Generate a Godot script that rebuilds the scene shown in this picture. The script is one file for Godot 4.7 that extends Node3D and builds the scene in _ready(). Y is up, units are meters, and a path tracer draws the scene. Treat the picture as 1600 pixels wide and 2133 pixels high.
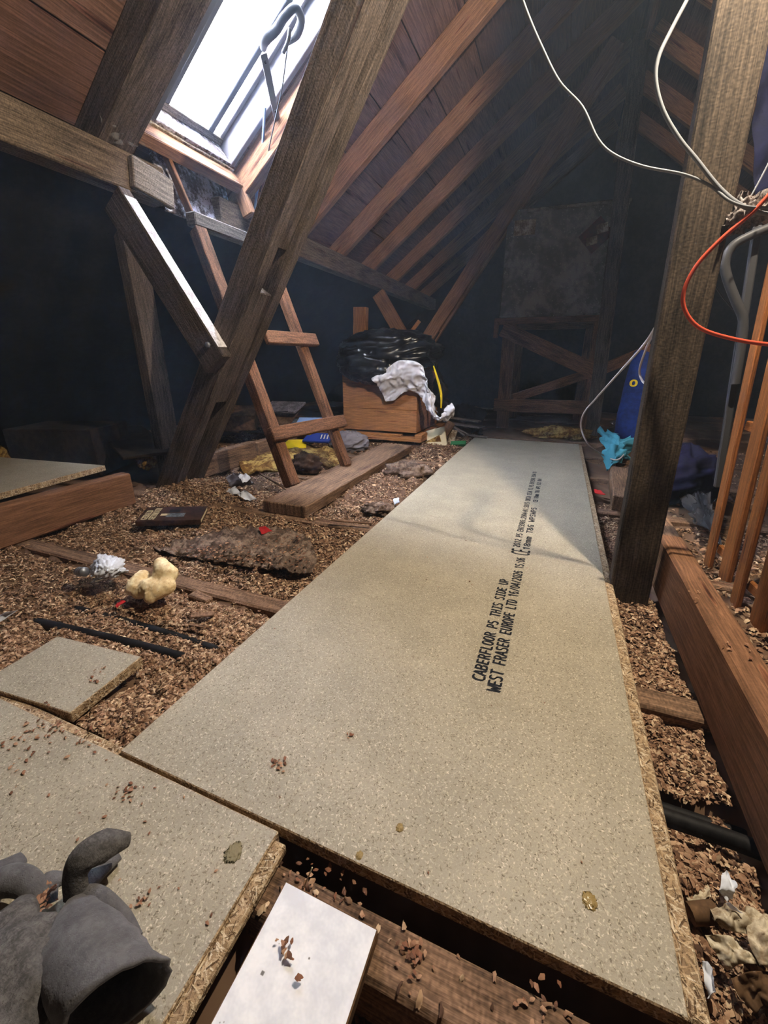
extends Node3D

# An attic: y up, metres. The long chipboard panel runs along -z with its top face at y = 0,
# its near left corner at the origin; the ridge lies above x = 0.64.

const TH := 0.637045
const RIDGE := 0.64
const LAMP := Vector3(0.655, 1.3, -0.60)
var CT := cos(TH)
var SN := sin(TH)
var rng := RandomNumberGenerator.new()
var used := {}
var M := {}
var n_a: PackedByteArray
var n_b: PackedByteArray
var n_c: PackedByteArray
var fn := FastNoiseLite.new()
var fn2 := FastNoiseLite.new()

func _ready():
	rng.seed = 20260416
	fn.seed = 5; fn.frequency = 1.0; fn.fractal_octaves = 3
	fn2.seed = 11; fn2.frequency = 1.0; fn2.fractal_octaves = 2
	# camera
	var cam := Camera3D.new()
	cam.name = "camera"
	add_child(cam)
	cam.transform = Transform3D(Basis(Vector3(0.927105, 0.00052, -0.374801), Vector3(-0.129971, 0.938394, -0.320193), Vector3(0.351545, 0.345566, 0.870058)), Vector3(0.448842, 0.458612, 0.230585))
	cam.fov = 102.0719
	cam.near = 0.01
	cam.far = 60.0
	cam.current = true
	# sky and exposure
	var env := Environment.new()
	var sm := ProceduralSkyMaterial.new()
	sm.sky_top_color = Color(0.90, 0.935, 1.0)
	sm.sky_horizon_color = Color(0.95, 0.965, 1.0)
	sm.ground_bottom_color = Color(0.35, 0.38, 0.42)
	sm.ground_horizon_color = Color(0.6, 0.68, 0.8)
	sm.sky_energy_multiplier = 8
	sm.ground_energy_multiplier = 1.0
	var sky := Sky.new()
	sky.sky_material = sm
	env.background_mode = Environment.BG_SKY
	env.sky = sky
	env.ambient_light_source = Environment.AMBIENT_SOURCE_DISABLED
	env.tonemap_mode = Environment.TONE_MAPPER_LINEAR
	env.tonemap_exposure = 1.0
	env.volumetric_fog_enabled = true
	env.volumetric_fog_density = 0.02
	env.volumetric_fog_albedo = Color(0.80, 0.88, 1.0)
	env.volumetric_fog_anisotropy = 0.3
	env.sdfgi_enabled = true
	env.ssao_enabled = true
	env.ssil_enabled = true
	var we := WorldEnvironment.new()
	we.environment = env
	add_child(we)
	materials()
	shell()
	roof_timbers()
	window()
	boards()
	insulation()
	lamp()
	objects_near()
	objects_mid()
	objects_far()
	cables()
	crumbs()

# ------------------------------------------------------------------ helpers

func numbered(n: String) -> String:
	if used.has(n):
		used[n] += 1
		return "%s_%03d" % [n, used[n]]
	used[n] = 0
	return n

func tag(o: Node, label: String, category := "", group := "", kind := "") -> Node:
	o.set_meta("label", label)
	if category: o.set_meta("category", category)
	if group: o.set_meta("group", group)
	if kind: o.set_meta("kind", kind)
	return o

func thing(called: String, at: Vector3, label: String, category: String, group := "", kind := "") -> Node3D:
	var o := Node3D.new()
	o.name = numbered(called)
	add_child(o)
	o.position = at
	tag(o, label, category, group, kind)
	return o

func world_of(p: Node) -> Transform3D:
	var t := Transform3D()
	while p != self and p is Node3D:
		t = (p as Node3D).transform * t
		p = p.get_parent()
	return t

func put(called: String, mesh: Mesh, mat, parent: Node, xf := Transform3D()) -> MeshInstance3D:
	var o := MeshInstance3D.new()
	o.mesh = mesh
	if parent == self:
		o.name = numbered(called)
		add_child(o)
		o.transform = xf
	else:
		o.name = called
		parent.add_child(o, true)
		o.transform = world_of(parent).affine_inverse() * xf
	if mat is Array:
		for i in mat.size():
			if i < mesh.get_surface_count(): o.set_surface_override_material(i, mat[i])
	elif mat != null:
		o.material_override = mat
	return o

func tri(st: SurfaceTool, n: Vector3, a: Vector3, b: Vector3, c: Vector3, ua: Vector2, ub: Vector2, uc: Vector2):
	if (b - a).cross(c - a).dot(n) > 0.0:
		var t := b; b = c; c = t
		var u := ub; ub = uc; uc = u
	st.set_normal(n); st.set_uv(ua); st.add_vertex(a)
	st.set_normal(n); st.set_uv(ub); st.add_vertex(b)
	st.set_normal(n); st.set_uv(uc); st.add_vertex(c)

func box_uv(p: Vector3, face: int, la: int, off: Vector2) -> Vector2:
	var t1 := (face + 1) % 3
	var t2 := (face + 2) % 3
	if face == la:
		return Vector2(p[t1], p[t2]) + off
	var other := t1 if t2 == la else t2
	return Vector2(p[la], p[other] + 0.13 * face) + off

# A box with chamfered edges. With split >= 0 the faces across that axis are surface 0 and the rest surface 1.
func boxm(size: Vector3, bev := 0.002, split := -1) -> ArrayMesh:
	var h := size * 0.5
	bev = min(bev, min(h.x, min(h.y, h.z)) * 0.45)
	var la := 0
	if size.y > size[la]: la = 1
	if size.z > size[la]: la = 2
	var off := Vector2(rng.randf() * 3.0, rng.randf() * 3.0)
	var sts := [SurfaceTool.new()]
	sts[0].begin(Mesh.PRIMITIVE_TRIANGLES)
	if split >= 0:
		sts.append(SurfaceTool.new())
		sts[1].begin(Mesh.PRIMITIVE_TRIANGLES)
	for ax in 3:
		var t1 := (ax + 1) % 3
		var t2 := (ax + 2) % 3
		var st: SurfaceTool = sts[0] if split < 0 or ax == split else sts[1]
		for s in [-1.0, 1.0]:
			var n := Vector3(); n[ax] = s
			var q := []
			for c in [[-1, -1], [1, -1], [1, 1], [-1, 1]]:
				var p := Vector3()
				p[ax] = s * h[ax]; p[t1] = c[0] * (h[t1] - bev); p[t2] = c[1] * (h[t2] - bev)
				q.append(p)
			var u := []
			for p in q: u.append(box_uv(p, ax, la, off))
			tri(st, n, q[0], q[1], q[2], u[0], u[1], u[2])
			tri(st, n, q[0], q[2], q[3], u[0], u[2], u[3])
	var se: SurfaceTool = sts[sts.size() - 1]
	for ax in 3:
		var t1 := (ax + 1) % 3
		var t2 := (ax + 2) % 3
		for s1 in [-1.0, 1.0]:
			for s2 in [-1.0, 1.0]:
				var n := Vector3(); n[t1] = s1; n[t2] = s2
				n = n.normalized()
				var a := Vector3(); a[t1] = s1 * h[t1]; a[t2] = s2 * (h[t2] - bev); a[ax] = h[ax] - bev
				var b := Vector3(); b[t1] = s1 * (h[t1] - bev); b[t2] = s2 * h[t2]; b[ax] = h[ax] - bev
				var c := b; c[ax] = -c[ax]
				var d := a; d[ax] = -d[ax]
				tri(se, n, a, b, c, box_uv(a, t1, la, off), box_uv(b, t1, la, off), box_uv(c, t1, la, off))
				tri(se, n, a, c, d, box_uv(a, t1, la, off), box_uv(c, t1, la, off), box_uv(d, t1, la, off))
	for sx in [-1.0, 1.0]:
		for sy in [-1.0, 1.0]:
			for sz in [-1.0, 1.0]:
				var sg := Vector3(sx, sy, sz)
				var a := sg * (h - Vector3(0, bev, bev))
				var b := sg * (h - Vector3(bev, 0, bev))
				var c := sg * (h - Vector3(bev, bev, 0))
				tri(se, sg.normalized(), a, b, c, box_uv(a, 0, la, off), box_uv(b, 0, la, off), box_uv(c, 0, la, off))
	var m := ArrayMesh.new()
	for st in sts: st.commit(m)
	return m

func along(a: Vector3, b: Vector3, up := Vector3.UP) -> Transform3D:
	var x := (b - a).normalized()
	var z := x.cross(up).normalized()
	return Transform3D(Basis(x, z.cross(x), z), (a + b) * 0.5)

# A sawn length from a to b (centre line), h along up and w across it.
func timber(called: String, a: Vector3, b: Vector3, w: float, h: float, mat, parent: Node, up := Vector3.UP, bev := 0.003) -> MeshInstance3D:
	return put(called, boxm(Vector3(a.distance_to(b), h, w), bev), mat, parent, along(a, b, up))

func block(called: String, lo: Vector3, hi: Vector3, mat, parent: Node, bev := 0.002, split := -1) -> MeshInstance3D:
	return put(called, boxm(hi - lo, bev, split), mat, parent, Transform3D(Basis(), (lo + hi) * 0.5))

# A surface through rows of points, closed across the rows if asked.
func surf(rows: Array, closed := false, uvscale := 1.0, cap := false) -> ArrayMesh:
	var st := SurfaceTool.new()
	st.begin(Mesh.PRIMITIVE_TRIANGLES)
	st.set_smooth_group(0)
	var nu := rows.size()
	var nv: int = rows[0].size()
	var last := nv if closed else nv - 1
	for i in nu - 1:
		for j in last:
			var k := (j + 1) % nv
			var a: Vector3 = rows[i][j]
			var b: Vector3 = rows[i + 1][j]
			var c: Vector3 = rows[i + 1][k]
			var d: Vector3 = rows[i][k]
			var uv := [Vector2(i, j), Vector2(i + 1, j), Vector2(i + 1, j + 1), Vector2(i, j + 1)]
			for t in [[a, 0, b, 1, c, 2], [a, 0, c, 2, d, 3]]:
				for e in 3:
					st.set_uv(uv[t[e * 2 + 1]] * uvscale)
					st.add_vertex(t[e * 2])
	if cap and closed:
		for e in [0, nu - 1]:
			var mid := Vector3()
			for p in rows[e]: mid += p
			mid /= nv
			for j in nv:
				var a: Vector3 = rows[e][j]
				var b: Vector3 = rows[e][(j + 1) % nv]
				st.set_smooth_group(1)
				st.set_uv(Vector2()); st.add_vertex(mid)
				st.set_uv(Vector2()); st.add_vertex(a if e == 0 else b)
				st.set_uv(Vector2()); st.add_vertex(b if e == 0 else a)
	st.generate_normals()
	return st.commit()

func cr(a: Vector3, b: Vector3, c: Vector3, d: Vector3, t: float) -> Vector3:
	return 0.5 * (2.0 * b + (c - a) * t + (2.0 * a - 5.0 * b + 4.0 * c - d) * t * t + (3.0 * b - a - 3.0 * c + d) * t * t * t)

func smooth(pts: Array, sub: int) -> Array:
	var out := []
	var n := pts.size()
	for i in n - 1:
		var a: Vector3 = pts[i - 1] if i > 0 else pts[0] * 2.0 - pts[1]
		var d: Vector3 = pts[i + 2] if i < n - 2 else pts[n - 1] * 2.0 - pts[n - 2]
		for s in sub:
			out.append(cr(a, pts[i], pts[i + 1], d, float(s) / sub))
	out.append(pts[n - 1])
	return out

func tube_mesh(pts: Array, r, sides := 8, sub := 6, flat := 1.0) -> ArrayMesh:
	var p := smooth(pts, sub) if sub > 1 else pts
	var rows := []
	var up := Vector3(0.31, 0.83, 0.46).normalized()
	for i in p.size():
		var d: Vector3 = (p[min(i + 1, p.size() - 1)] - p[max(i - 1, 0)]).normalized()
		var x := d.cross(up).normalized()
		var y := x.cross(d).normalized()
		up = y
		var rr: float = r if not (r is Array) else lerp_list(r, float(i) / (p.size() - 1))
		var row := []
		for s in sides:
			var a := -TAU * s / sides
			row.append(p[i] + x * cos(a) * rr + y * sin(a) * rr * flat)
		rows.append(row)
	return surf(rows, true, 0.1, true)

func lerp_list(l: Array, t: float) -> float:
	var f := t * (l.size() - 1)
	var i: int = min(int(f), l.size() - 2)
	return lerp(float(l[i]), float(l[i + 1]), f - i)

func tube(called: String, pts: Array, r, mat, parent: Node, sides := 8, sub := 6) -> MeshInstance3D:
	var base: Vector3 = pts[0]
	var q := []
	for p in pts: q.append(p - base)
	return put(called, tube_mesh(q, r, sides, sub), mat, parent, Transform3D(Basis(), base))

# A soft sheet through a grid of control points, creased by noise and given a thickness.
func cloth_mesh(ctrl: Array, sub: int, amp: float, freq: float, thick: float, seed_: int, base := Vector3.ZERO) -> ArrayMesh:
	var nz := FastNoiseLite.new()
	nz.seed = seed_; nz.frequency = freq; nz.fractal_type = FastNoiseLite.FRACTAL_RIDGED; nz.fractal_octaves = 2
	var rows := []
	for r in ctrl:
		var q := []
		for p in r: q.append(p - base)
		rows.append(smooth(q, sub))
	var cols: int = rows[0].size()
	var grid := []
	for j in cols:
		var line := []
		for r in rows: line.append(r[j])
		grid.append(smooth(line, sub))
	var nu := grid.size()
	var nv: int = grid[0].size()
	var shell_rows := []
	for i in nu:
		var top := []
		var bot := []
		for j in nv:
			var p: Vector3 = grid[i][j]
			var du: Vector3 = grid[min(i + 1, nu - 1)][j] - grid[max(i - 1, 0)][j]
			var dv: Vector3 = grid[i][min(j + 1, nv - 1)] - grid[i][max(j - 1, 0)]
			var n := du.cross(dv).normalized()
			var q := p + n * amp * nz.get_noise_3dv(p * 1.0)
			top.append(q)
			bot.append(q - n * thick)
		bot.reverse()
		shell_rows.append(top + bot)
	return surf(shell_rows, true, 1.0 / nv)

func cloth(called: String, ctrl: Array, sub: int, amp: float, freq: float, thick: float, seed_: int, mat, parent: Node) -> MeshInstance3D:
	var base: Vector3 = ctrl[0][0]
	return put(called, cloth_mesh(ctrl, sub, amp, freq, thick, seed_, base), mat, parent, Transform3D(Basis(), base))

# A lump: a sphere pushed in and out by noise, flattened where it rests.
func blob_mesh(radii: Vector3, amp: float, freq: float, seed_: int, floor_y := -1e9, ridged := false, nu := 28, nv := 40) -> ArrayMesh:
	var nz := FastNoiseLite.new()
	nz.seed = seed_; nz.frequency = freq; nz.fractal_octaves = 3
	if ridged: nz.fractal_type = FastNoiseLite.FRACTAL_RIDGED
	var rows := []
	for i in nu + 1:
		var row := []
		var a := PI * (0.001 + 0.998 * float(i) / nu)
		for j in nv:
			var b := TAU * j / nv
			var d := Vector3(sin(a) * cos(b), cos(a), sin(a) * sin(b))
			var p := d * radii * (1.0 + amp * nz.get_noise_3dv(d))
			p.y = max(p.y, floor_y)
			row.append(p)
		rows.append(row)
	return surf(rows, true, 0.05)

func lathe_mesh(prof: Array, sides := 24) -> ArrayMesh:
	var rows := []
	for p in prof:
		var row := []
		for s in sides:
			var a := TAU * s / sides
			row.append(Vector3(cos(a) * p.x, p.y, sin(a) * p.x))
		rows.append(row)
	return surf(rows, true, 0.05)

# Raised ink or paint: x runs along the line, y towards the tops of the letters.
func lettering(called: String, words: String, width: float, height: float, xf: Transform3D, mat, parent: Node, font := "Droid Sans Mono") -> MeshInstance3D:
	var f := SystemFont.new()
	f.font_names = PackedStringArray([font])
	f.font_weight = 700
	var t := TextMesh.new()
	t.text = words
	t.font = f
	t.font_size = 32
	t.pixel_size = 0.01
	t.depth = 0.01
	t.horizontal_alignment = HORIZONTAL_ALIGNMENT_LEFT
	t.vertical_alignment = VERTICAL_ALIGNMENT_CENTER
	var bb := t.get_aabb()
	var s := Vector3(width / max(bb.size.x, 0.001), height / max(bb.size.y, 0.001), 0.02)
	var x2 := Transform3D(Basis.from_scale(s), Vector3(-bb.position.x * s.x, -(bb.position.y + bb.size.y * 0.5) * s.y, 0))
	return put(called, t, mat, parent, xf * x2)

func on_slope(s: float, off: float, z: float, right := false) -> Vector3:
	var x := -0.85 + s * CT - off * SN
	var y := 1.05 + s * SN + off * CT
	return Vector3(2.0 * RIDGE - x if right else x, y, z)

# ------------------------------------------------------------------ materials

func seamless(seed_: int, freq: float, oct: int) -> PackedByteArray:
	var f := FastNoiseLite.new()
	f.seed = seed_; f.frequency = freq; f.fractal_octaves = oct
	var im := f.get_seamless_image(256, 256)
	im.convert(Image.FORMAT_L8)
	return im.get_data()

func tex_of(data: PackedByteArray, w: int, h: int) -> ImageTexture:
	var im := Image.create_from_data(w, h, false, Image.FORMAT_RGB8, data)
	im.generate_mipmaps()
	return ImageTexture.create_from_image(im)

func px(v: float) -> int:
	return clampi(int(v * 255.0), 0, 255)

# Grain runs along u: streaks, growth bands, knots and cross-cut saw lines as asked.
func wood_texture(knots: int, saw: float, contrast: float, dirt: float, seed_: int) -> Array:
	var w := 512
	var d := PackedByteArray(); d.resize(w * w * 3)
	var hgt := PackedByteArray(); hgt.resize(w * w * 3)
	var r := RandomNumberGenerator.new(); r.seed = seed_
	var kn := []
	for k in knots: kn.append([r.randf() * w, r.randf() * w, r.randf_range(9.0, 22.0)])
	var o1 := r.randi() % 256
	for y in w:
		for x in w:
			var broad := n_a[(((y >> 1) + o1) & 255) * 256 + (x >> 1)] / 255.0
			var yy := y * 4 + int((broad - 0.5) * 60.0)
			var st := n_b[(yy & 255) * 256 + (((x >> 1) + o1) & 255)] / 255.0
			var fi := n_c[((y * 8 + o1) & 255) * 256 + (x & 255)] / 255.0
			var sw := n_c[((y >> 1) & 255) * 256 + ((x * 9 + (y >> 2)) & 255)] / 255.0
			var v := 0.72 + contrast * ((st - 0.5) * 0.9 + (fi - 0.5) * 0.5) - dirt * maxf(0.0, broad - 0.5) * 0.9
			var warm := 0.0
			for k in kn:
				var dx: float = absf(x - k[0]); dx = min(dx, w - dx) * 0.45
				var dy: float = absf(y - k[1]); dy = min(dy, w - dy) * 1.5
				var q: float = sqrt(dx * dx + dy * dy) / k[2]
				if q < 1.0:
					v -= 0.32 * (1.0 - q * q); warm += 0.05
				elif q < 2.2:
					v += 0.09 * sin(q * 9.0) * (2.2 - q)
			v += saw * (sw - 0.5) * 0.35
			var i := (y * w + x) * 3
			d[i] = px(v + warm); d[i + 1] = px(v * 0.985); d[i + 2] = px(v * 0.97)
			var hv := px(0.5 + (st - 0.5) * 0.5 + (fi - 0.5) * 0.4 + saw * (sw - 0.5) * 0.9)
			hgt[i] = hv; hgt[i + 1] = hv; hgt[i + 2] = hv
	return [tex_of(d, w, w), tex_of(hgt, w, w)]

# Pressed wood flakes: dashes of several tones over a ground.
func flake_texture(w: int, ground: Color, tones: Array, count: int, len0: float, len1: float, wid: int, seed_: int, mott := 0.10) -> ImageTexture:
	var d := PackedByteArray(); d.resize(w * w * 3)
	var r := RandomNumberGenerator.new(); r.seed = seed_
	for y in w:
		for x in w:
			var m := 1.0 + mott * (n_a[((y * 256 / w) & 255) * 256 + (x * 256 / w)] / 255.0 - 0.5) * 2.0 + 0.12 * (r.randf() - 0.5)
			var i := (y * w + x) * 3
			d[i] = px(ground.r * m); d[i + 1] = px(ground.g * m); d[i + 2] = px(ground.b * m)
	for k in count:
		var c: Color = tones[r.randi() % tones.size()]
		var a := r.randf() * TAU
		var l := r.randf_range(len0, len1)
		var x0 := r.randf() * w
		var y0 := r.randf() * w
		var ww := 1 + r.randi() % wid
		var f := r.randf_range(0.45, 1.0)
		for t in int(l):
			for q in ww:
				var xx := posmod(int(x0 + cos(a) * t - sin(a) * q), w)
				var yy := posmod(int(y0 + sin(a) * t + cos(a) * q), w)
				var i := (yy * w + xx) * 3
				d[i] = px(lerp(d[i] / 255.0, c.r, f)); d[i + 1] = px(lerp(d[i + 1] / 255.0, c.g, f)); d[i + 2] = px(lerp(d[i + 2] / 255.0, c.b, f))
	return tex_of(d, w, w)

# Blotches between two colours, with specks.
func mottle_texture(c1: Color, c2: Color, speck: Color, amount: int, seed_: int, hard := 1.0) -> ImageTexture:
	var w := 512
	var d := PackedByteArray(); d.resize(w * w * 3)
	var r := RandomNumberGenerator.new(); r.seed = seed_
	var o := r.randi() % 256
	for y in w:
		for x in w:
			var a := n_a[(((y >> 1) + o) & 255) * 256 + (((x >> 1) + o) & 255)] / 255.0
			var b := n_b[((y + o) & 255) * 256 + (x & 255)] / 255.0
			var c := n_c[((y * 2) & 255) * 256 + ((x * 2 + o) & 255)] / 255.0
			var t := clampf(0.5 + hard * ((a - 0.5) * 1.1 + (b - 0.5) * 0.9 + (c - 0.5) * 0.5), 0.0, 1.0)
			var q := c1.lerp(c2, t)
			var i := (y * w + x) * 3
			d[i] = px(q.r); d[i + 1] = px(q.g); d[i + 2] = px(q.b)
	for k in amount:
		var x0 := r.randi() % w
		var y0 := r.randi() % w
		var s := 1 + r.randi() % 4
		for yy in s:
			for xx in s:
				var i := (posmod(y0 + yy, w) * w + posmod(x0 + xx, w)) * 3
				d[i] = px(speck.r); d[i + 1] = px(speck.g); d[i + 2] = px(speck.b)
	return tex_of(d, w, w)

func mat(c: Color, rough := 0.9, tex: Texture2D = null, uv := Vector3.ONE, bump: Texture2D = null, depth := 0.1) -> StandardMaterial3D:
	var m := StandardMaterial3D.new()
	m.albedo_color = c
	m.roughness = rough
	m.metallic_specular = 0.3
	if tex: m.albedo_texture = tex
	m.uv1_scale = uv
	if bump:
		m.heightmap_enabled = true
		m.heightmap_texture = bump
		m.heightmap_scale = depth
	m.cull_mode = BaseMaterial3D.CULL_DISABLED
	return m

func tri_mat(c: Color, rough: float, tex: Texture2D, scale: float, bump: Texture2D = null, depth := 0.1) -> StandardMaterial3D:
	var m := mat(c, rough, tex, Vector3.ONE * scale, bump, depth)
	m.uv1_triplanar = true
	return m

func materials():
	n_a = seamless(3, 0.012, 3)
	n_b = seamless(7, 0.03, 3)
	n_c = seamless(9, 0.09, 2)
	var g1 := wood_texture(6, 0.25, 0.36, 0.25, 1)
	var g2 := wood_texture(3, 1.0, 0.45, 0.5, 2)
	var uv := Vector3(1.0, 4.0, 1.0)
	M.rafter = mat(Color(0.80, 0.60, 0.46), 0.85, g1[0], uv, g1[1], 0.02)
	M.sarking = mat(Color(0.58, 0.43, 0.37), 0.9, g1[0], Vector3(0.7, 3.0, 1), g1[1], 0.02)
	M.strut = mat(Color(0.48, 0.43, 0.40), 0.9, g2[0], uv, g2[1], 0.1)
	M.post = mat(Color(0.42, 0.37, 0.32), 0.9, g2[0], uv, g2[1], 0.04)
	M.purlin = mat(Color(0.59, 0.52, 0.455), 0.9, g2[0], uv, g2[1], 0.08)
	M.beam = mat(Color(0.68, 0.50, 0.38), 0.85, g1[0], uv, g1[1], 0.025)
	M.ladder = mat(Color(0.64, 0.46, 0.345), 0.9, g2[0], uv, g2[1], 0.06)
	M.pine = mat(Color(0.92, 0.65, 0.42), 0.7, g1[0], uv, g1[1], 0.01)
	M.slat = mat(Color(0.74, 0.47, 0.26), 0.6, g1[0], uv, g1[1], 0.02)
	M.joist = mat(Color(0.68, 0.55, 0.45), 0.9, g2[0], uv, g2[1], 0.08)
	M.grey_wood = mat(Color(0.66, 0.62, 0.58), 0.9, g2[0], uv, g2[1], 0.08)
	var face := flake_texture(1024, Color(0.650, 0.645, 0.585), [Color(0.84, 0.83, 0.76), Color(0.78, 0.77, 0.69), Color(0.50, 0.48, 0.42), Color(0.40, 0.385, 0.33), Color(0.70, 0.69, 0.61), Color(0.90, 0.89, 0.84)], 46000, 2.0, 7.0, 2, 4, 0.05)
	M.chip = tri_mat(Color(0.965, 0.925, 0.905), 0.55, face, 2.0)
	var edge := flake_texture(512, Color(0.56, 0.47, 0.37), [Color(0.80, 0.72, 0.60), Color(0.88, 0.82, 0.72), Color(0.70, 0.60, 0.47), Color(0.34, 0.26, 0.19), Color(0.62, 0.52, 0.40), Color(0.76, 0.66, 0.53)], 5200, 10.0, 44.0, 6, 8, 0.15)
	M.chip_edge = tri_mat(Color(1, 1, 1), 0.9, edge, 6.0, edge, 0.25)
	M.ink = mat(Color(0.13, 0.14, 0.17), 0.8)
	var mel := mottle_texture(Color(0.86, 0.87, 0.90), Color(0.95, 0.955, 0.97), Color(0.45, 0.44, 0.44), 60, 3, 1.0)
	M.melamine = tri_mat(Color(1, 1, 1), 0.35, mel, 3.0)
	var blot := mottle_texture(Color(0.62, 0.62, 0.62), Color(0.95, 0.95, 0.95), Color(0.4, 0.4, 0.4), 300, 5, 1.3)
	M.blot = blot
	M.plaster = tri_mat(Color(0.30, 0.26, 0.22), 0.95, blot, 1.5)
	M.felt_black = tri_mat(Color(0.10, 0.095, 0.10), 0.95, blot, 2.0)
	M.wall = tri_mat(Color(0.20, 0.18, 0.165), 0.95, blot, 1.3)
	M.tank = tri_mat(Color(0.74, 0.73, 0.71), 0.85, mottle_texture(Color(0.55, 0.55, 0.55), Color(0.8, 0.8, 0.79), Color(0.92, 0.92, 0.9), 900, 6, 1.6), 1.2, blot, 0.1)
	M.mat_grey = tri_mat(Color(0.64, 0.57, 0.52), 1.0, mottle_texture(Color(0.45, 0.42, 0.40), Color(0.9, 0.88, 0.86), Color(0.8, 0.6, 0.5), 1500, 12, 2.0), 4.0, blot, 0.5)
	M.wool = tri_mat(Color(0.68, 0.59, 0.40), 1.0, mottle_texture(Color(0.55, 0.42, 0.30), Color(1.0, 0.97, 0.85), Color(0.3, 0.22, 0.16), 400, 14, 2.0), 3.0, blot, 0.6)
	M.dust_board = tri_mat(Color(0.86, 0.86, 0.9), 1.0, mottle_texture(Color(0.42, 0.38, 0.36), Color(0.95, 0.94, 0.95), Color(0.12, 0.10, 0.09), 900, 15, 1.8), 3.0, blot, 0.3)
	M.lit_dust_top = tri_mat(Color(0.90, 0.89, 0.90), 1.0, mottle_texture(Color(0.72, 0.70, 0.69), Color(1, 1, 1), Color(0.3, 0.28, 0.26), 260, 22, 1.2), 5.0)  # speckled dust, whitened to stand in for daylight
	M.glove = tri_mat(Color(0.43, 0.425, 0.435), 0.95, mottle_texture(Color(0.75, 0.75, 0.76), Color(1, 1, 1), Color(1, 1, 1), 500, 16, 1.0), 9.0, blot, 0.12)
	M.glove.rim_enabled = true
	M.glove.rim = 0.4
	M.glove_knit = tri_mat(Color(0.46, 0.45, 0.45), 1.0, blot, 25.0, blot, 0.1)
	M.foam = tri_mat(Color(1.0, 0.94, 0.80), 0.75, mottle_texture(Color(0.86, 0.78, 0.66), Color(1, 1, 0.98), Color(0.45, 0.32, 0.22), 350, 17, 1.2), 7.0)
	M.paper_white = mat(Color(0.84, 0.86, 0.91), 0.8)
	M.paper_old = tri_mat(Color(0.80, 0.76, 0.67), 0.85, mottle_texture(Color(0.55, 0.47, 0.38), Color(1, 1, 1), Color(0.3, 0.25, 0.2), 300, 18, 1.4), 5.0, blot, 0.1)
	M.card = tri_mat(Color(0.52, 0.40, 0.29), 0.9, blot, 3.0)
	M.page = mat(Color(0.85, 0.80, 0.66), 0.9)
	M.lead = tri_mat(Color(0.13, 0.125, 0.13), 0.6, blot, 5.0)
	M.black_plastic = mat(Color(0.035, 0.037, 0.045), 0.28)
	M.black_plastic.metallic_specular = 0.6
	M.white_plastic = mat(Color(0.88, 0.88, 0.92), 0.35)
	M.white_plastic.metallic_specular = 0.5
	M.white_plastic.backlight_enabled = true
	M.white_plastic.backlight = Color(0.25, 0.25, 0.27)
	M.teal = mat(Color(0.30, 0.62, 0.72), 0.85)
	M.blue = tri_mat(Color(0.12, 0.22, 0.50), 0.7, blot, 3.0)
	M.navy = tri_mat(Color(0.09, 0.09, 0.22), 0.8, blot, 3.0)
	M.yellow = mat(Color(0.85, 0.72, 0.10), 0.6)
	M.red = mat(Color(0.70, 0.13, 0.13), 0.7)
	M.green = mat(Color(0.16, 0.45, 0.24), 0.7)
	M.sky_blue = mat(Color(0.55, 0.66, 0.85), 0.6)
	M.bright_blue = mat(Color(0.12, 0.20, 0.50), 0.5)
	M.cable_grey = mat(Color(0.50, 0.51, 0.53), 0.35)
	M.cable_white = mat(Color(0.78, 0.76, 0.76), 0.45)
	M.cable_orange = mat(Color(0.78, 0.32, 0.23), 0.4)
	M.pipe_grey = mat(Color(0.24, 0.24, 0.25), 0.45)
	M.metal = mat(Color(0.55, 0.56, 0.58), 0.45)
	M.metal.metallic = 0.7
	M.painted = mat(Color(0.50, 0.48, 0.50), 0.6)
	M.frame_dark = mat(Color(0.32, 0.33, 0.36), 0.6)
	M.glass = StandardMaterial3D.new()
	M.glass.albedo_color = Color(0.92, 0.96, 1.0, 0.10)
	M.glass.transparency = BaseMaterial3D.TRANSPARENCY_ALPHA
	M.glass.roughness = 0.05
	M.metal_dark = mat(Color(0.10, 0.10, 0.10), 0.6)
	M.book = tri_mat(Color(0.29, 0.20, 0.16), 0.5, blot, 6.0)
	M.print_blue = tri_mat(Color(0.48, 0.52, 0.56), 0.6, blot, 8.0)
	M.clod = tri_mat(Color(0.30, 0.22, 0.17), 1.0, blot, 6.0)
	M.paper_grey = tri_mat(Color(0.62, 0.60, 0.64), 0.8, blot, 4.0)
	M.clear_bag = mat(Color(0.50, 0.48, 0.50), 0.25)
	M.polythene = mat(Color(0.24, 0.24, 0.25), 0.2)
	M.label_red = tri_mat(Color(0.42, 0.10, 0.10), 0.7, blot, 5.0)
	M.foil = tri_mat(Color(0.62, 0.60, 0.60), 0.5, mottle_texture(Color(0.35, 0.28, 0.24), Color(1, 1, 1), Color(0.2, 0.15, 0.12), 200, 21, 1.6), 6.0)
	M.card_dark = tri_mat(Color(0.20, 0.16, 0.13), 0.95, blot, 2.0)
	M.glue = mat(Color(0.58, 0.50, 0.33), 0.12)
	M.stain = mat(Color(0.52, 0.49, 0.39), 0.8)
	M.web = mat(Color(0.75, 0.75, 0.78, 0.10), 1.0)
	M.web.transparency = BaseMaterial3D.TRANSPARENCY_ALPHA

# ------------------------------------------------------------------ the shell

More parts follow.
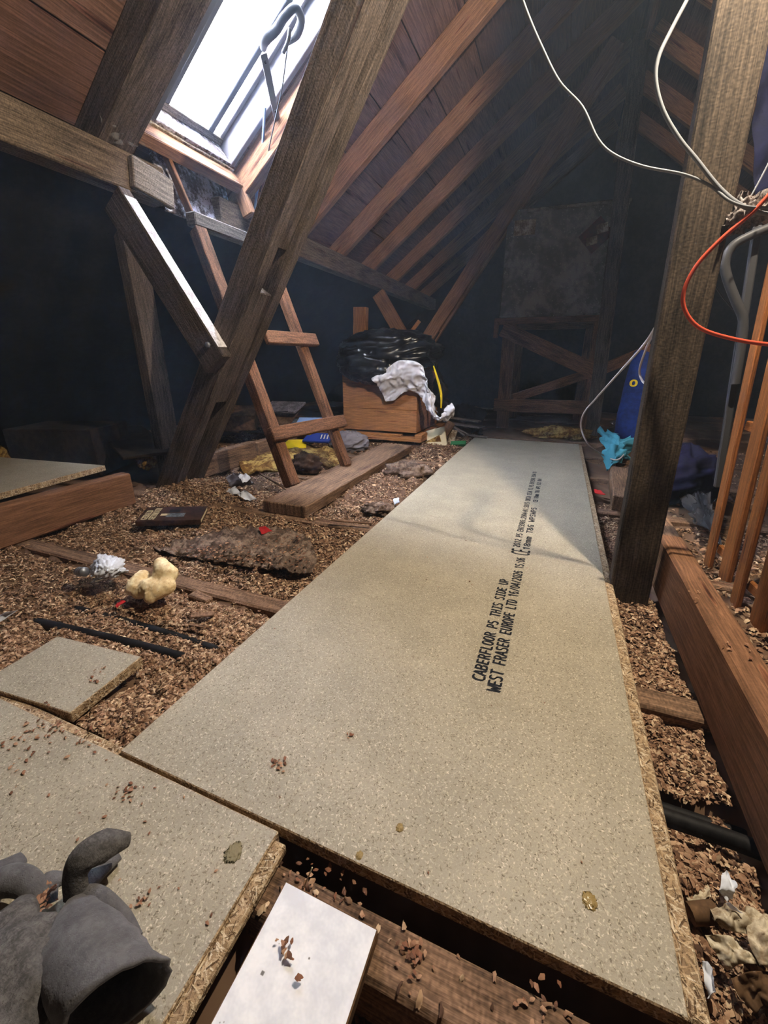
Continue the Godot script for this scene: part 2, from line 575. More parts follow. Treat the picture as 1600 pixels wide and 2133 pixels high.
func slope_box(called: String, s0: float, s1: float, o0: float, o1: float, z0: float, z1: float, mt, parent: Node, right := false, bev := 0.002) -> MeshInstance3D:
	var c := on_slope((s0 + s1) * 0.5, (o0 + o1) * 0.5, (z0 + z1) * 0.5, right)
	var b := Basis(Vector3(CT, SN, 0), Vector3(-SN, CT, 0), Vector3(0, 0, 1))
	if right: b = Basis(Vector3(-CT, SN, 0), Vector3(SN, CT, 0), Vector3(0, 0, -1))
	return put(called, boxm(Vector3(absf(s1 - s0), absf(o1 - o0), absf(z1 - z0)), bev), mt, parent, Transform3D(b, c))

const WS0 := 0.075
const WS1 := 0.82
const WZ0 := -1.385
const WZ1 := -1.02

func shell():
	var f := block("floor", Vector3(-2.6, -0.15, -4.6), Vector3(3.9, -0.118, 2.7), M.plaster, self)
	tag(f, "dusty back of the plasterboard ceiling below the joists", "", "", "structure")
	for w in [["wall_far", Vector3(-2.6, -0.15, -4.55), Vector3(3.9, 2.4, -4.42), "rough dark rendered gable wall behind the water tank"], ["wall_near", Vector3(-2.6, -0.15, 2.5), Vector3(3.9, 2.4, 2.62), "rough rendered gable wall at the near end"], ["wall_left", Vector3(-2.62, -0.15, -4.5), Vector3(-2.38, 0.12, 2.6), "low eaves wall under the skylight slope"], ["wall_right", Vector3(3.66, -0.15, -4.5), Vector3(3.9, 0.12, 2.6), "low eaves wall under the unlit slope"]]:
		tag(block(w[0], w[1], w[2], M.wall, self), w[3], "", "", "structure")
	var tints := []
	for k in 3:
		var m: StandardMaterial3D = M.sarking.duplicate()
		m.albedo_color = [Color(0.58, 0.43, 0.37), Color(0.62, 0.47, 0.41), Color(0.54, 0.41, 0.36)][k]
		tints.append(m)
	for right in [false, true]:
		var c := Node3D.new()
		c.name = "ceiling_right" if right else "ceiling_left"
		add_child(c)
		c.position = on_slope(0, 0, -1.0, right)
		tag(c, "unlit underside of the far roof slope, boarded like the other slope" if right else "boarded underside of the roof slope that holds the skylight", "", "", "structure")
		var top := (RIDGE + 0.85 + 0.16 * SN) / CT
		if right:
			slope_box("underlay", -2.05, top, 0.115, 0.165, -4.5, 2.6, M.felt_black, c, true)
		else:
			slope_box("underlay", -2.05, top, 0.115, 0.165, WZ1, 2.6, M.felt_black, c)
			slope_box("underlay", -2.05, top, 0.115, 0.165, -4.5, WZ0, M.felt_black, c)
			slope_box("underlay", -2.05, WS0, 0.115, 0.165, WZ0, WZ1, M.felt_black, c)
			slope_box("underlay", WS1, top, 0.115, 0.165, WZ0, WZ1, M.felt_black, c)
		if not right: slope_box("added_shade_sheet", -1.95, -0.13, -0.008, -0.002, -4.42, 2.5, M.felt_black, c)  # added dark sheet over the lower rafters, standing in for eaves shade
		for k in range(-9, 9):
			var s0 := -0.053 + 0.2175 * k
			var s1: float = min(s0 + 0.2135, (RIDGE + 0.85 + 0.09 * SN) / CT)
			if s1 <= s0 + 0.02: continue
			var mt = tints[posmod(k * 7, 3)]
			if right or s1 < WS0 or s0 > WS1:
				slope_box("sarking_board", s0, s1, 0.09, 0.11, -4.42, 2.5, mt, c, right)
			else:
				slope_box("sarking_board", s0, s1, 0.09, 0.11, WZ1, 2.5, mt, c)
				slope_box("sarking_board", s0, s1, 0.09, 0.11, -4.42, WZ0, mt, c)
				if s0 < WS0: slope_box("sarking_board", s0, WS0, 0.09, 0.11, WZ0, WZ1, mt, c)
				if s1 > WS1: slope_box("sarking_board", WS1, s1, 0.09, 0.11, WZ0, WZ1, mt, c)

func roof_timbers():
	# rafters of both slopes: near face z, width
	var left := [[2.3, 0.045, ""], [1.85, 0.045, ""], [1.4, 0.045, ""], [0.95, 0.045, ""], [0.5, 0.045, ""], [0.05, 0.045, ""], [-0.40, 0.045, "rafter on the skylight slope, just beyond the photo's edge, second before the skylight"],
		[-0.83, 0.108, "wide rafter coloured dark as if backlit, along the near side of the skylight"], [-1.405, 0.05, "orange rafter along the far side of the skylight, mostly behind the strut"], [-1.885, 0.045, "broad orange rafter, first one visible past the tall double strut"],
		[-2.33, 0.045, "orange rafter, second one visible past the tall double strut"], [-2.79, 0.045, "rafter, third one visible past the tall double strut"], [-3.26, 0.045, "dim rafter, fourth one visible past the tall double strut"], [-3.72, 0.045, "dim rafter, fifth past the double strut, behind the far strut"], [-4.17, 0.045, "dim rafter nearest the gable wall on the skylight slope"]]
	for r in left:
		if r[2] == "": continue
		var o := slope_box("rafter", -1.93, 1.83, 0.0, 0.09, r[0] - r[1], r[0], M.strut if r[1] > 0.1 else M.rafter, self, false, 0.003)  # the wide rafter takes darker wood in place of backlit shade
		tag(o, r[2], "rafter", "rafters of the skylight slope")
	for k in 10:
		var z := 0.05 - 0.46 * k
		var o := slope_box("rafter", -1.93, 1.83, 0.0, 0.09, z - 0.045, z, M.rafter, self, true, 0.003)
		tag(o, "rafter of the unlit slope, number %s of ten counted from the camera" % ["one", "two", "three", "four", "five", "six", "seven", "eight", "nine", "ten"][k], "rafter", "rafters of the unlit slope")
	var rb := block("ridge_board", Vector3(RIDGE - 0.014, 2.0, -4.42), Vector3(RIDGE + 0.014, 2.17, 2.5), M.rafter, self)
	tag(rb, "ridge board along the top of the roof", "ridge board")
	# purlins
	var p := block("purlin", Vector3(-0.92, 0.946, -1.045), Vector3(-0.85, 1.048, 2.5), M.purlin, self, 0.004)
	tag(p, "dusty grey-brown purlin ending in splinters below the skylight", "purlin")
	p = block("purlin", Vector3(-0.92, 0.946, -4.42), Vector3(-0.85, 1.048, -1.30), M.purlin, self, 0.004)
	tag(p, "purlin running from the tall double strut to the gable wall", "purlin")
	p = block("purlin", Vector3(2.13, 0.946, -4.42), Vector3(2.2, 1.048, 2.5), M.purlin, self, 0.004)
	tag(p, "purlin under the unlit roof slope", "purlin")
	truss(-0.87, true)
	truss(-2.9, false)
	# hangers under the ridge
	var h := timber("hanger_post", Vector3(0.651, -0.11, -0.708), Vector3(0.613, 2.05, -0.816), 0.04, 0.076, M.post, self, Vector3.RIGHT)
	tag(h, "tall rough-sawn upright post beside the long chipboard, cables crossing it", "post")
	h = timber("hanger_post", Vector3(0.705, -0.11, -2.92), Vector3(0.61, 2.05, -2.92), 0.04, 0.08, M.strut, self, Vector3.RIGHT)
	tag(h, "dim upright post in front of the grey water tank", "post")
	h = timber("strut_post", Vector3(-1.06, -0.10, -1.045), Vector3(-1.06, 0.885, -1.045), 0.09, 0.05, M.strut, self, Vector3.RIGHT)
	tag(h, "slim upright post standing in the dark behind the double strut", "post")
	# binders lying on the joists
	var b := block("binder", Vector3(0.70, -0.018, -0.795), Vector3(0.746, 0.092, 2.4), M.beam, self, 0.005)
	tag(b, "brown binder beam beside the long chipboard, near the wooden slats", "beam")
	b = block("binder", Vector3(0.705, -0.018, -1.22), Vector3(0.755, 0.080, -0.81), M.joist, self, 0.005)
	tag(b, "binder beam continuing behind the cable post into the dark", "beam")
	b = block("binder", Vector3(-0.916, -0.018, -0.72), Vector3(-0.87, 0.094, 2.4), M.beam, self, 0.005)
	tag(b, "brown binder beam ending just before the foot of the double strut", "beam")
	b = block("binder", Vector3(-0.945, -0.018, -1.42), Vector3(-0.90, 0.08, -0.94), M.joist, self, 0.005)
	tag(b, "short dusty beam behind the foot of the double strut", "beam")
	b = block("binder", Vector3(-0.935, -0.018, -4.3), Vector3(-0.89, 0.075, -1.425), M.joist, self, 0.005)
	tag(b, "dusty beam running behind the ladder towards the gable wall", "beam")
	# ceiling joists
	var js := [0.46, 0.042, -0.372, -0.82, -1.26, -1.71, -2.14, -2.58, -3.02, -3.46, -3.90, -4.3]
	var said := {1: "greyish joist crossing under the white board offcut", 2: "joist top showing between the foam lump and the felt mat", 3: "joist mostly buried under insulation near the book", 4: "buried joist under the ladder plank", 5: "joist showing beside the far half of the long chipboard", 6: "buried joist in front of the bee hive box", 7: "joist just past the far end of the long chipboard"}
	for i in js.size():
		var o := block("joist", Vector3(-2.35, -0.118, js[i] - 0.0225), Vector3(3.6, -0.018, js[i] + 0.0225), M.joist, self, 0.004)
		tag(o, said.get(i, "ceiling joist buried out of sight in the loose insulation"), "joist", "ceiling joists")

func truss(zf: float, near: bool):
	var a := deg_to_rad(55.3)
	var u := Vector3(cos(a), sin(a), 0)
	var n := Vector3(-sin(a), cos(a), 0)
	var f := Vector3(-0.863, -0.017, 0)
	var who := "tall double strut rising past the skylight" if near else "long double strut rising behind the bee hive box"
	var t := thing("double_strut", f + Vector3(0, 0, zf - 0.07), who + ", two planks with a gap", "strut")
	var c := f + n * 0.042
	var tl := 2.46
	timber("plank", c - u * 0.08 + Vector3(0, 0, zf - 0.019), c + u * tl + Vector3(0, 0, zf - 0.019), 0.038, 0.084, M.strut if near else M.rafter, t, n)
	timber("plank", c - u * 0.08 + Vector3(0, 0, zf - 0.126), c + u * tl + Vector3(0, 0, zf - 0.126), 0.038, 0.084, M.strut if near else M.rafter, t, n)
	timber("packer", c + u * 0.40 + n * 0.004 + Vector3(0, 0, zf - 0.0725), c + u * 0.80 + n * 0.004 + Vector3(0, 0, zf - 0.0725), 0.066, 0.075, M.strut, t, n)
	timber("filler_plank", c + u * 0.93 + n * 0.012 + Vector3(0, 0, zf - 0.0725), c + u * tl + n * 0.012 + Vector3(0, 0, zf - 0.0725), 0.066, 0.07, M.strut if near else M.rafter, t, n)
	for k in 2:
		var bp := c + u * (0.60 + 0.012 * k) + Vector3(0, 0, zf + 0.044 - 0.195 * k)
		put("bolt", lathe_mesh([Vector2(0.0001, 0.006), Vector2(0.007, 0.006), Vector2(0.009, 0.002), Vector2(0.009, -0.002)], 6), M.metal, t, Transform3D(Basis(Vector3.RIGHT, PI / 2 * (1 if k == 0 else -1)), bp))
	# purlin strut, bolted on the near side
	var p1 := Vector3(-0.799, 0.91, -0.83)
	var p2 := Vector3(-0.517, 0.485, -0.83)
	p1.z = zf + 0.02; p2.z = zf + 0.02
	var d := (p2 - p1).normalized()
	var m := Vector3(d.y, -d.x, 0)
	if m.y < 0: m = -m
	var s := timber("purlin_strut", p1 - m * 0.046 - d * 0.03, p2 - m * 0.046 + d * 0.02, 0.04, 0.092, M.strut if near else M.rafter, self, m)
	if near: timber("lit_dust_layer", p1 + m * 0.001 + d * 0.002, p2 + m * 0.001 - d * 0.01, 0.0385, 0.002, M.lit_dust_top, s, m, 0.0005)  # pale dust strip, its whiteness imitating window light on the top face
	tag(s, "slanting grey strut from the broken purlin down to the double strut" if near else "slanting orange strut above the black sack, under the far purlin", "strut")

# ------------------------------------------------------------------ skylight

func window():
	var w := Node3D.new()
	w.name = "window_1"
	add_child(w)
	w.position = on_slope(WS0, 0.1, -1.2)
	tag(w, "bright grimy skylight in the roof slope, with a metal stay", "", "", "structure")
	# lining boards between the rafters and the glass
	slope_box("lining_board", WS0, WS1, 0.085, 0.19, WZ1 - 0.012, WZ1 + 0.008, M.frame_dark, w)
	slope_box("lining_board", WS0, WS1, 0.085, 0.19, WZ0 - 0.008, WZ0 + 0.014, M.painted, w)
	slope_box("lining_board", WS0 - 0.012, WS0 + 0.008, 0.085, 0.19, WZ0, WZ1, M.dust_board, w)
	slope_box("lining_board", WS1 - 0.008, WS1 + 0.012, 0.085, 0.19, WZ0, WZ1, M.painted, w)
	# sash: stiles, rails and two glazing bars
	var lo := WS0 + 0.008
	slope_box("sash_stile", lo, WS1, 0.165, 0.195, WZ1 - 0.034, WZ1 - 0.012, M.painted, w)
	slope_box("sash_stile", lo, WS1, 0.165, 0.195, WZ0 + 0.014, WZ0 + 0.030, M.painted, w)
	slope_box("sash_rail", lo, lo + 0.026, 0.160, 0.20, WZ0 + 0.014, WZ1 - 0.012, M.grey_wood, w)
	slope_box("sash_rail", WS1 - 0.04, WS1, 0.165, 0.195, WZ0 + 0.014, WZ1 - 0.012, M.painted, w)
	slope_box("glazing_bar", lo + 0.026, WS1 - 0.04, 0.16, 0.195, -1.118, -1.098, M.frame_dark, w)
	slope_box("glazing_bar", lo + 0.026, WS1 - 0.04, 0.16, 0.195, -1.316, -1.292, M.frame_dark, w)
	slope_box("pane", lo + 0.026, WS1 - 0.04, 0.178, 0.182, -1.098, WZ1 - 0.034, M.glass, w, false, 0.0)
	slope_box("pane", lo + 0.026, WS1 - 0.04, 0.178, 0.182, -1.292, -1.118, M.glass, w, false, 0.0)
	slope_box("pane", lo + 0.026, WS1 - 0.04, 0.178, 0.182, WZ0 + 0.030, -1.316, M.glass, w, false, 0.0)
	# a cream bead along the inner edge of the lower lining
	slope_box("bead", WS0 - 0.016, WS0 - 0.004, 0.078, 0.088, WZ0 - 0.008, WZ1 + 0.008, M.paper_old, w)
	# stay bar with slots, latch and cord
	var nrm := Vector3(-SN, CT, 0)
	var arm := timber("stay_bar", Vector3(-0.54, 1.354, -1.211), Vector3(-0.696, 1.239, -1.529), 0.022, 0.003, M.painted, w, Vector3(0.62, -0.42, 0.66), 0.0008)
	for k in 2:
		var q: Vector3 = [Vector3(-0.548, 1.345, -1.231), Vector3(-0.619, 1.292, -1.373)][k]
		put("slot", lathe_mesh([Vector2(0.0001, 0.001), Vector2(0.004, 0.001), Vector2(0.004, -0.001)], 12), M.felt_black, arm, Transform3D(Basis(Vector3(0, 0, 1), TH).scaled(Vector3(1, 1, 1)), q))
	tube("latch", [Vector3(-0.569, 1.394, -1.254), Vector3(-0.538, 1.393, -1.222), Vector3(-0.492, 1.402, -1.216), Vector3(-0.454, 1.417, -1.206), Vector3(-0.424, 1.44, -1.222), Vector3(-0.435, 1.444, -1.272), Vector3(-0.469, 1.431, -1.298), Vector3(-0.504, 1.418, -1.299)], [0.010, 0.016, 0.013, 0.012, 0.011, 0.012, 0.013, 0.008], M.pipe_grey, w, 10, 5)
	tube("latch_tongue", [Vector3(-0.459, 1.414, -1.243), Vector3(-0.473, 1.391, -1.251), Vector3(-0.499, 1.372, -1.259)], 0.006, M.cable_grey, w, 8, 4)
	tube("cord", [Vector3(-0.473, 1.391, -1.251), Vector3(-0.548, 1.323, -1.317), Vector3(-0.603, 1.27, -1.351), Vector3(-0.704, 1.183, -1.419), Vector3(-0.793, 1.105, -1.481)], 0.0022, M.pipe_grey, w, 6, 5)
	tube("rod", [Vector3(-0.646, 1.3, -1.35), Vector3(-0.74, 1.194, -1.436), Vector3(-0.87, 1.06, -1.534)], 0.005, M.sky_blue, w, 8, 3)
	# timber around the cut purlin
	var o := slope_box("trimmer", 0.022, 0.062, 0.02, 0.085, -1.405, -0.905, M.rafter, self, false, 0.003)
	tag(o, "reddish trimmer below the skylight between two rafters", "trimmer")
	var d := timber("dusty_board", Vector3(-0.897, 1.035, -1.055), Vector3(-0.897, 1.035, -1.45), 0.012, 0.20, M.dust_board, self, Vector3(-0.18, 1, 0))
	tag(d, "board white with dust and cobweb under the skylight", "board")
	o = block("trimmer", Vector3(-0.845, 0.900, -1.425), Vector3(-0.80, 0.943, -1.105), M.grey_wood, self, 0.004)
	tag(o, "short weathered trimmer resting on the top of the ladder", "trimmer")
	o = timber("jamb_board", Vector3(-0.862, 1.132, -1.058), Vector3(-0.848, 0.945, -1.136), 0.012, 0.035, M.rafter, self, Vector3(1, 0, 0.3))
	tag(o, "thin orange batten at the near edge of the dusty board", "batten")
	o = timber("splice_plate", Vector3(-0.838, 0.995, -0.905), Vector3(-0.838, 0.975, -1.052), 0.022, 0.085, M.grey_wood, self)
	tag(o, "weathered splintered timber end nailed to the broken purlin", "timber")
	o = timber("jamb_block", Vector3(-0.84, 1.098, -1.414), Vector3(-0.81, 1.007, -1.42), 0.03, 0.05, M.rafter, self, Vector3(1, 0, 0))
	tag(o, "small orange block between the dusty board and the double strut", "block")

# ------------------------------------------------------------------ chipboards

func boards():
	var t := thing("chipboard_sheet", Vector3(0.3, -0.018, -1.2), "long grey-green chipboard floor panel with a printed black line of text", "floor panel")
	block("panel", Vector3(0, -0.018, -2.4), Vector3(0.6, 0, 0), [M.chip, M.chip_edge], t, 0.0012, 1)
	block("tongue", Vector3(0.598, -0.0135, -2.4), Vector3(0.616, -0.0035, -0.002), M.chip_edge, t, 0.002)
	var B := Basis(Vector3(0, 0, -1), Vector3(-1, 0, 0), Vector3(0, 1, 0))
	var ink := [["CABERFLOOR P5 THIS SIDE UP", 0.393, -0.290, 0.332, 0.019], ["WEST FRASER EUROPE LTD 16/04/2026 15:06", 0.418, -0.275, 0.472, 0.020], ["CE", 0.414, -0.766, 0.030, 0.044],
		["2012 P5 EN13986:2004+A1:2015 UKCA 1224 12 P5 EN13986 2004 01", 0.401, -0.810, 0.83, 0.0165], ["18mm T&G WPSWP5", 0.426, -0.803, 0.345, 0.0165], ["CB 18mm T&G WP5 923 0bH", 0.426, -1.21, 0.32, 0.0155]]
	for l in ink:
		var w := lettering("lettering", l[0], l[3], l[4], Transform3D(B, Vector3(l[1], 0.0001, l[2])), M.ink, t)
		for k in 2:   # the ink has spread: a heavier stroke
			put("ink_spread", w.mesh, M.ink, w, Transform3D(Basis(), Vector3([0.0009, -0.0006][k], 0.00003, [-0.0012, 0.0010][k])) * world_of(w))
	t = thing("chipboard_sheet", Vector3(-0.3, -0.018, 0.3), "chipboard floor panel under the grey work gloves", "floor panel")
	block("panel", Vector3(-0.95, -0.018, 0.004), Vector3(0.24, 0.0, 0.604), [M.chip, M.chip_edge], t, 0.0012, 1)
	block("tongue", Vector3(-0.95, -0.0145, -0.008), Vector3(-0.003, -0.0045, 0.006), M.chip_edge, t, 0.002)
	block("tongue", Vector3(0.238, -0.0135, 0.010), Vector3(0.2535, -0.0035, 0.604), M.chip_edge, t, 0.002)
	t = thing("chipboard_offcut", Vector3(-0.2, -0.018, -0.06), "small square chipboard offcut lying by the two black pipes", "board")
	put("panel", boxm(Vector3(0.185, 0.018, 0.121), 0.0012, 1), [M.chip, M.chip_edge], t, Transform3D(Basis(Vector3.UP, 0.09), Vector3(-0.2135, -0.007, -0.0665)))
	# white board offcut on the joist
	t = thing("melamine_offcut", Vector3(0.318, -0.016, 0.15), "white melamine board offcut lying across the joist", "board")
	block("panel", Vector3(0.271, -0.017, 0.037), Vector3(0.3655, -0.002, 0.36), [M.melamine, M.card], t, 0.0012, 1)
	# stiff chipboard in the dark eaves
	t = thing("chipboard_sheet", Vector3(-1.2, 0.085, -0.5), "dim chipboard sheet with a dashed print line in the dark eaves", "floor panel")
	var e := put("panel", boxm(Vector3(0.62, 0.018, 0.62), 0.001, 1), [M.chip, M.chip_edge], t, Transform3D(Basis(Vector3.UP, 0.12), Vector3(-1.24, 0.106, -0.36)))
	lettering("lettering", "P5 THIS SIDE UP  P5", 0.30, 0.014, Transform3D(Basis(Vector3(-0.35, 0, -0.93).normalized(), Vector3(-0.93, 0, 0.35).normalized(), Vector3.UP), Vector3(-1.08, 0.1145, -0.32)), M.ink, e)

# ------------------------------------------------------------------ loose insulation

func in_box(x: float, z: float, x0: float, x1: float, z0: float, z1: float) -> bool:
	return x > x0 and x < x1 and z > z0 and z < z1

func bump(x: float, z: float, cx: float, cz: float, r: float, h: float) -> float:
	return h * exp(-((x - cx) * (x - cx) + (z - cz) * (z - cz)) / (r * r))

func bed_y(x: float, z: float) -> float:
	var h := -0.030 + 0.016 * fn.get_noise_2d(x * 7.0, z * 7.0) + 0.010 * fn2.get_noise_2d(x * 28.0, z * 28.0)
	h += bump(x, z, -0.78, -0.90, 0.13, 0.05) + bump(x, z, -0.60, -0.62, 0.18, 0.015) + bump(x, z, -0.20, -1.1, 0.12, 0.015) + bump(x, z, -0.1, -1.35, 0.16, 0.03) + bump(x, z, -0.05, -0.2, 0.1, 0.004)
	if z < -1.4: h += 0.02 * fn.get_noise_2d(x * 4.0 + 9.0, z * 4.0)
	if x > 0.24 and z > -0.02: h = -0.088 + 0.012 * fn2.get_noise_2d(x * 30.0, z * 30.0)
	elif in_box(x, z, -1.0, 0.26, -0.02, 0.62): h = -0.04
	elif in_box(x, z, -0.02, 0.615, -2.42, 0.01): h = min(h, -0.030)
	elif x >= 0.6 and x < 0.72:
		h = -0.040 + 0.016 * fn.get_noise_2d(x * 12.0, z * 12.0) + 0.008 * fn2.get_noise_2d(x * 40.0, z * 40.0)
		if in_box(x, z, 0.6, 0.72, -0.235, -0.165): h -= 0.02
	if in_box(x, z, -0.33, -0.10, -0.14, 0.01): h = min(h, -0.021)
	if in_box(x, z, -0.84, 0.02, -0.400, -0.345): h = min(h, -0.023)
	if in_box(x, z, -0.84, 0.02, -0.345, -0.325): h = min(h, -0.034)
	if in_box(x, z, -0.45, -0.09, -0.245, -0.16): h = min(h, -0.032)
	if in_box(x, z, -0.5, -0.27, -2.1, -0.87): h = min(h, -0.020)
	return h

func bed_patch(st: SurfaceTool, x0: float, x1: float, z0: float, z1: float, step: float, skip: Rect2):
	var nx := int((x1 - x0) / step)
	var nz := int((z1 - z0) / step)
	var hs := []
	for j in nz + 1:
		var row := PackedFloat32Array()
		for i in nx + 1: row.append(bed_y(x0 + i * step, z0 + j * step))
		hs.append(row)
	for j in nz:
		for i in nx:
			var x := x0 + i * step
			var z := z0 + j * step
			if skip.has_point(Vector2(x, z)) and skip.has_point(Vector2(x + step, z + step)): continue
			var a := Vector3(x, hs[j][i], z)
			var b := Vector3(x + step, hs[j][i + 1], z)
			var c := Vector3(x + step, hs[j + 1][i + 1], z + step)
			var d := Vector3(x, hs[j + 1][i], z + step)
			for p in [a, b, c, a, c, d]:
				var t: float = 0.5 + 0.5 * fn.get_noise_2d(p.x * 30.0, p.z * 30.0)
				st.set_color(Color(0.085, 0.048, 0.030).lerp(Color(0.20, 0.125, 0.082), t))
				st.add_vertex(p)

func flake_mesh(seed_: int) -> ArrayMesh:
	var r := RandomNumberGenerator.new(); r.seed = seed_
	var rows := []
	var bend := r.randf_range(0.3, 1.1)
	var tw := r.randf_range(-0.6, 0.6)
	for i in 4:
		var t := i / 3.0 - 0.5
		var w := 0.24 * (1.0 - 1.2 * t * t) * r.randf_range(0.35, 1.4)
		var y := bend * (0.25 - t * t)
		var a := tw * t * 2.0
		rows.append([Vector3(t + r.randf_range(-0.12, 0.12), y - sin(a) * w + r.randf_range(-0.1, 0.1), -cos(a) * w), Vector3(t, y + r.randf_range(0.0, 0.16), 0.03), Vector3(t + r.randf_range(-0.12, 0.12), y + sin(a) * w + r.randf_range(-0.1, 0.1), cos(a) * w)])
	return surf(rows)

func scatter(count: int, seed_: int, regions: Array, size0: float, size1: float, tones: Array, parent: Node, called := "flakes"):
	var r := RandomNumberGenerator.new(); r.seed = seed_
	var xs := []
	var cs := []
	while xs.size() < count:
		var g: Array = regions[r.randi() % regions.size()]
		var x := r.randf_range(g[0], g[1])
		var z := r.randf_range(g[2], g[3])
		if in_box(x, z, 0.0, 0.61, -2.4, 0.0) or in_box(x, z, -1.0, 0.245, 0.0, 0.6): continue
		if in_box(x, z, -0.84, 0.0, -0.398, -0.345) and r.randf() < 0.9: continue
		if in_box(x, z, -0.31, -0.12, -0.125, 0.0) and r.randf() < 0.97: continue
		if x > 0.24 and in_box(x, z, 0.24, 0.7, 0.018, 0.066) and r.randf() < 0.9: continue
		if in_box(x, z, -0.45, -0.1, -0.243, -0.165) and r.randf() < 0.75: continue
		var s := r.randf_range(size0, size1)
		var y := bed_y(x, z)
		if x > 0.24 and in_box(x, z, 0.24, 0.7, 0.018, 0.066): y = -0.018
		var b := Basis(Vector3.UP, r.randf() * TAU) * Basis(Vector3.RIGHT, r.randfn(0.0, 0.5)) * Basis(Vector3(0, 0, 1), r.randfn(0.0, 0.35))
		xs.append(Transform3D(b.scaled(Vector3(s, s, s)), Vector3(x, y + s * 0.12, z)))
		var c: Color = tones[r.randi() % tones.size()]
		cs.append(c * r.randf_range(0.7, 1.25))
	var per := 6
	for k in per:
		var mm := MultiMesh.new()
		mm.transform_format = MultiMesh.TRANSFORM_3D
		mm.use_colors = true
		mm.mesh = flake_mesh(100 + k + seed_)
		var ids := range(k, xs.size(), per)
		mm.instance_count = ids.size()
		for i in ids.size():
			mm.set_instance_transform(i, xs[ids[i]])
			mm.set_instance_color(i, cs[ids[i]])
		var mi := MultiMeshInstance3D.new()
		mi.multimesh = mm
		mi.name = called
		mi.material_override = M.flake
		parent.add_child(mi, true)

func insulation():
	M.flake = mat(Color(1, 1, 1), 0.95)
	M.flake.vertex_color_use_as_albedo = true
	M.bed = mat(Color(1, 1, 1), 1.0)
	M.bed.vertex_color_use_as_albedo = true
	var o := Node3D.new()
	o.name = "loose_insulation"
	add_child(o)
	tag(o, "loose brown flaky insulation heaped between the joists", "insulation", "", "stuff")
	var st := SurfaceTool.new()
	st.begin(Mesh.PRIMITIVE_TRIANGLES)
	st.set_smooth_group(0)
	var fine := Rect2(-1.1, -1.5, 1.9, 1.75)
	bed_patch(st, -1.1, 0.8, -1.5, 0.25, 0.0125, Rect2())
	bed_patch(st, -2.35, 3.5, -4.4, 1.0, 0.05, fine)
	st.generate_normals()
	put("bed", st.commit(), M.bed, o)
	var tones := [Color(0.33, 0.195, 0.122), Color(0.25, 0.14, 0.085), Color(0.39, 0.245, 0.158), Color(0.15, 0.080, 0.047), Color(0.46, 0.31, 0.20), Color(0.27, 0.16, 0.10), Color(0.56, 0.41, 0.27), Color(0.09, 0.05, 0.034)]
	scatter(70000, 1, [[-1.0, 0.0, -0.62, 0.0], [-0.45, 0.0, -0.35, 0.0]], 0.004, 0.0115, tones, o)
	scatter(34000, 2, [[-1.0, 0.02, -1.5, -0.6], [-0.9, 0.02, -1.0, -0.6]], 0.005, 0.013, tones, o)
	scatter(26000, 3, [[0.6, 0.70, -1.4, 0.1], [0.6, 0.70, -0.5, 0.1]], 0.004, 0.011, tones, o)
	scatter(4500, 4, [[0.24, 0.7, 0.0, 0.35]], 0.004, 0.011, tones, o)
	scatter(13000, 5, [[-1.6, 0.02, -2.6, -1.4], [-0.5, 0.02, -2.6, -1.4]], 0.008, 0.020, tones, o)
	scatter(9000, 6, [[0.75, 1.6, -2.6, -0.3], [0.75, 1.05, -1.2, -0.2]], 0.006, 0.016, tones, o)

# ------------------------------------------------------------------ lamp

func lamp():
	var t := thing("pendant_lamp", LAMP, "bare bulb under a flat dark shade, hanging beside the cable post", "lamp")
	var glow := StandardMaterial3D.new()
	glow.albedo_color = Color(1, 0.95, 0.86)
	glow.emission_enabled = true
	glow.emission = Color(1.0, 0.935, 0.83)
	glow.emission_energy_multiplier = 6.0
	put("bulb", lathe_mesh([Vector2(0.0005, -0.036), Vector2(0.016, -0.033), Vector2(0.028, -0.02), Vector2(0.031, -0.004), Vector2(0.027, 0.012), Vector2(0.016, 0.028), Vector2(0.0125, 0.038)], 20), glow, t, Transform3D(Basis(), LAMP))
	put("lamp_shade", lathe_mesh([Vector2(0.20, 0.07), Vector2(0.19, 0.07 + 0.012), Vector2(0.09, 0.085), Vector2(0.02, 0.10), Vector2(0.0185, 0.096), Vector2(0.088, 0.081), Vector2(0.185, 0.07 + 0.009)], 32), M.metal_dark, t, Transform3D(Basis(), LAMP))
	put("holder", lathe_mesh([Vector2(0.013, 0.036), Vector2(0.017, 0.04), Vector2(0.017, 0.098), Vector2(0.006, 0.125), Vector2(0.0005, 0.126)], 16), M.cable_white, t, Transform3D(Basis(), LAMP))
	tube("flex", [LAMP + Vector3(0, 0.12, 0), LAMP + Vector3(0.003, 0.4, 0), LAMP + Vector3(-0.01, 0.75, 0.005)], 0.0035, M.cable_white, t, 6, 4)
	var l := OmniLight3D.new()
	l.name = "bulb_light"
	l.position = LAMP
	l.light_color = Color(1.0, 0.935, 0.83)
	l.light_energy = 2.0
	l.light_size = 0.009
	l.omni_range = 12.0
	l.omni_attenuation = 2.0
	l.shadow_enabled = true
	add_child(l)

# ------------------------------------------------------------------ small builders

func merged(list: Array) -> ArrayMesh:
	var st := SurfaceTool.new()
	st.begin(Mesh.PRIMITIVE_TRIANGLES)
	for e in list: st.append_from(e[0], 0, e[1])
	return st.commit()

func at_(p: Vector3) -> Transform3D:
	return Transform3D(Basis(), p)

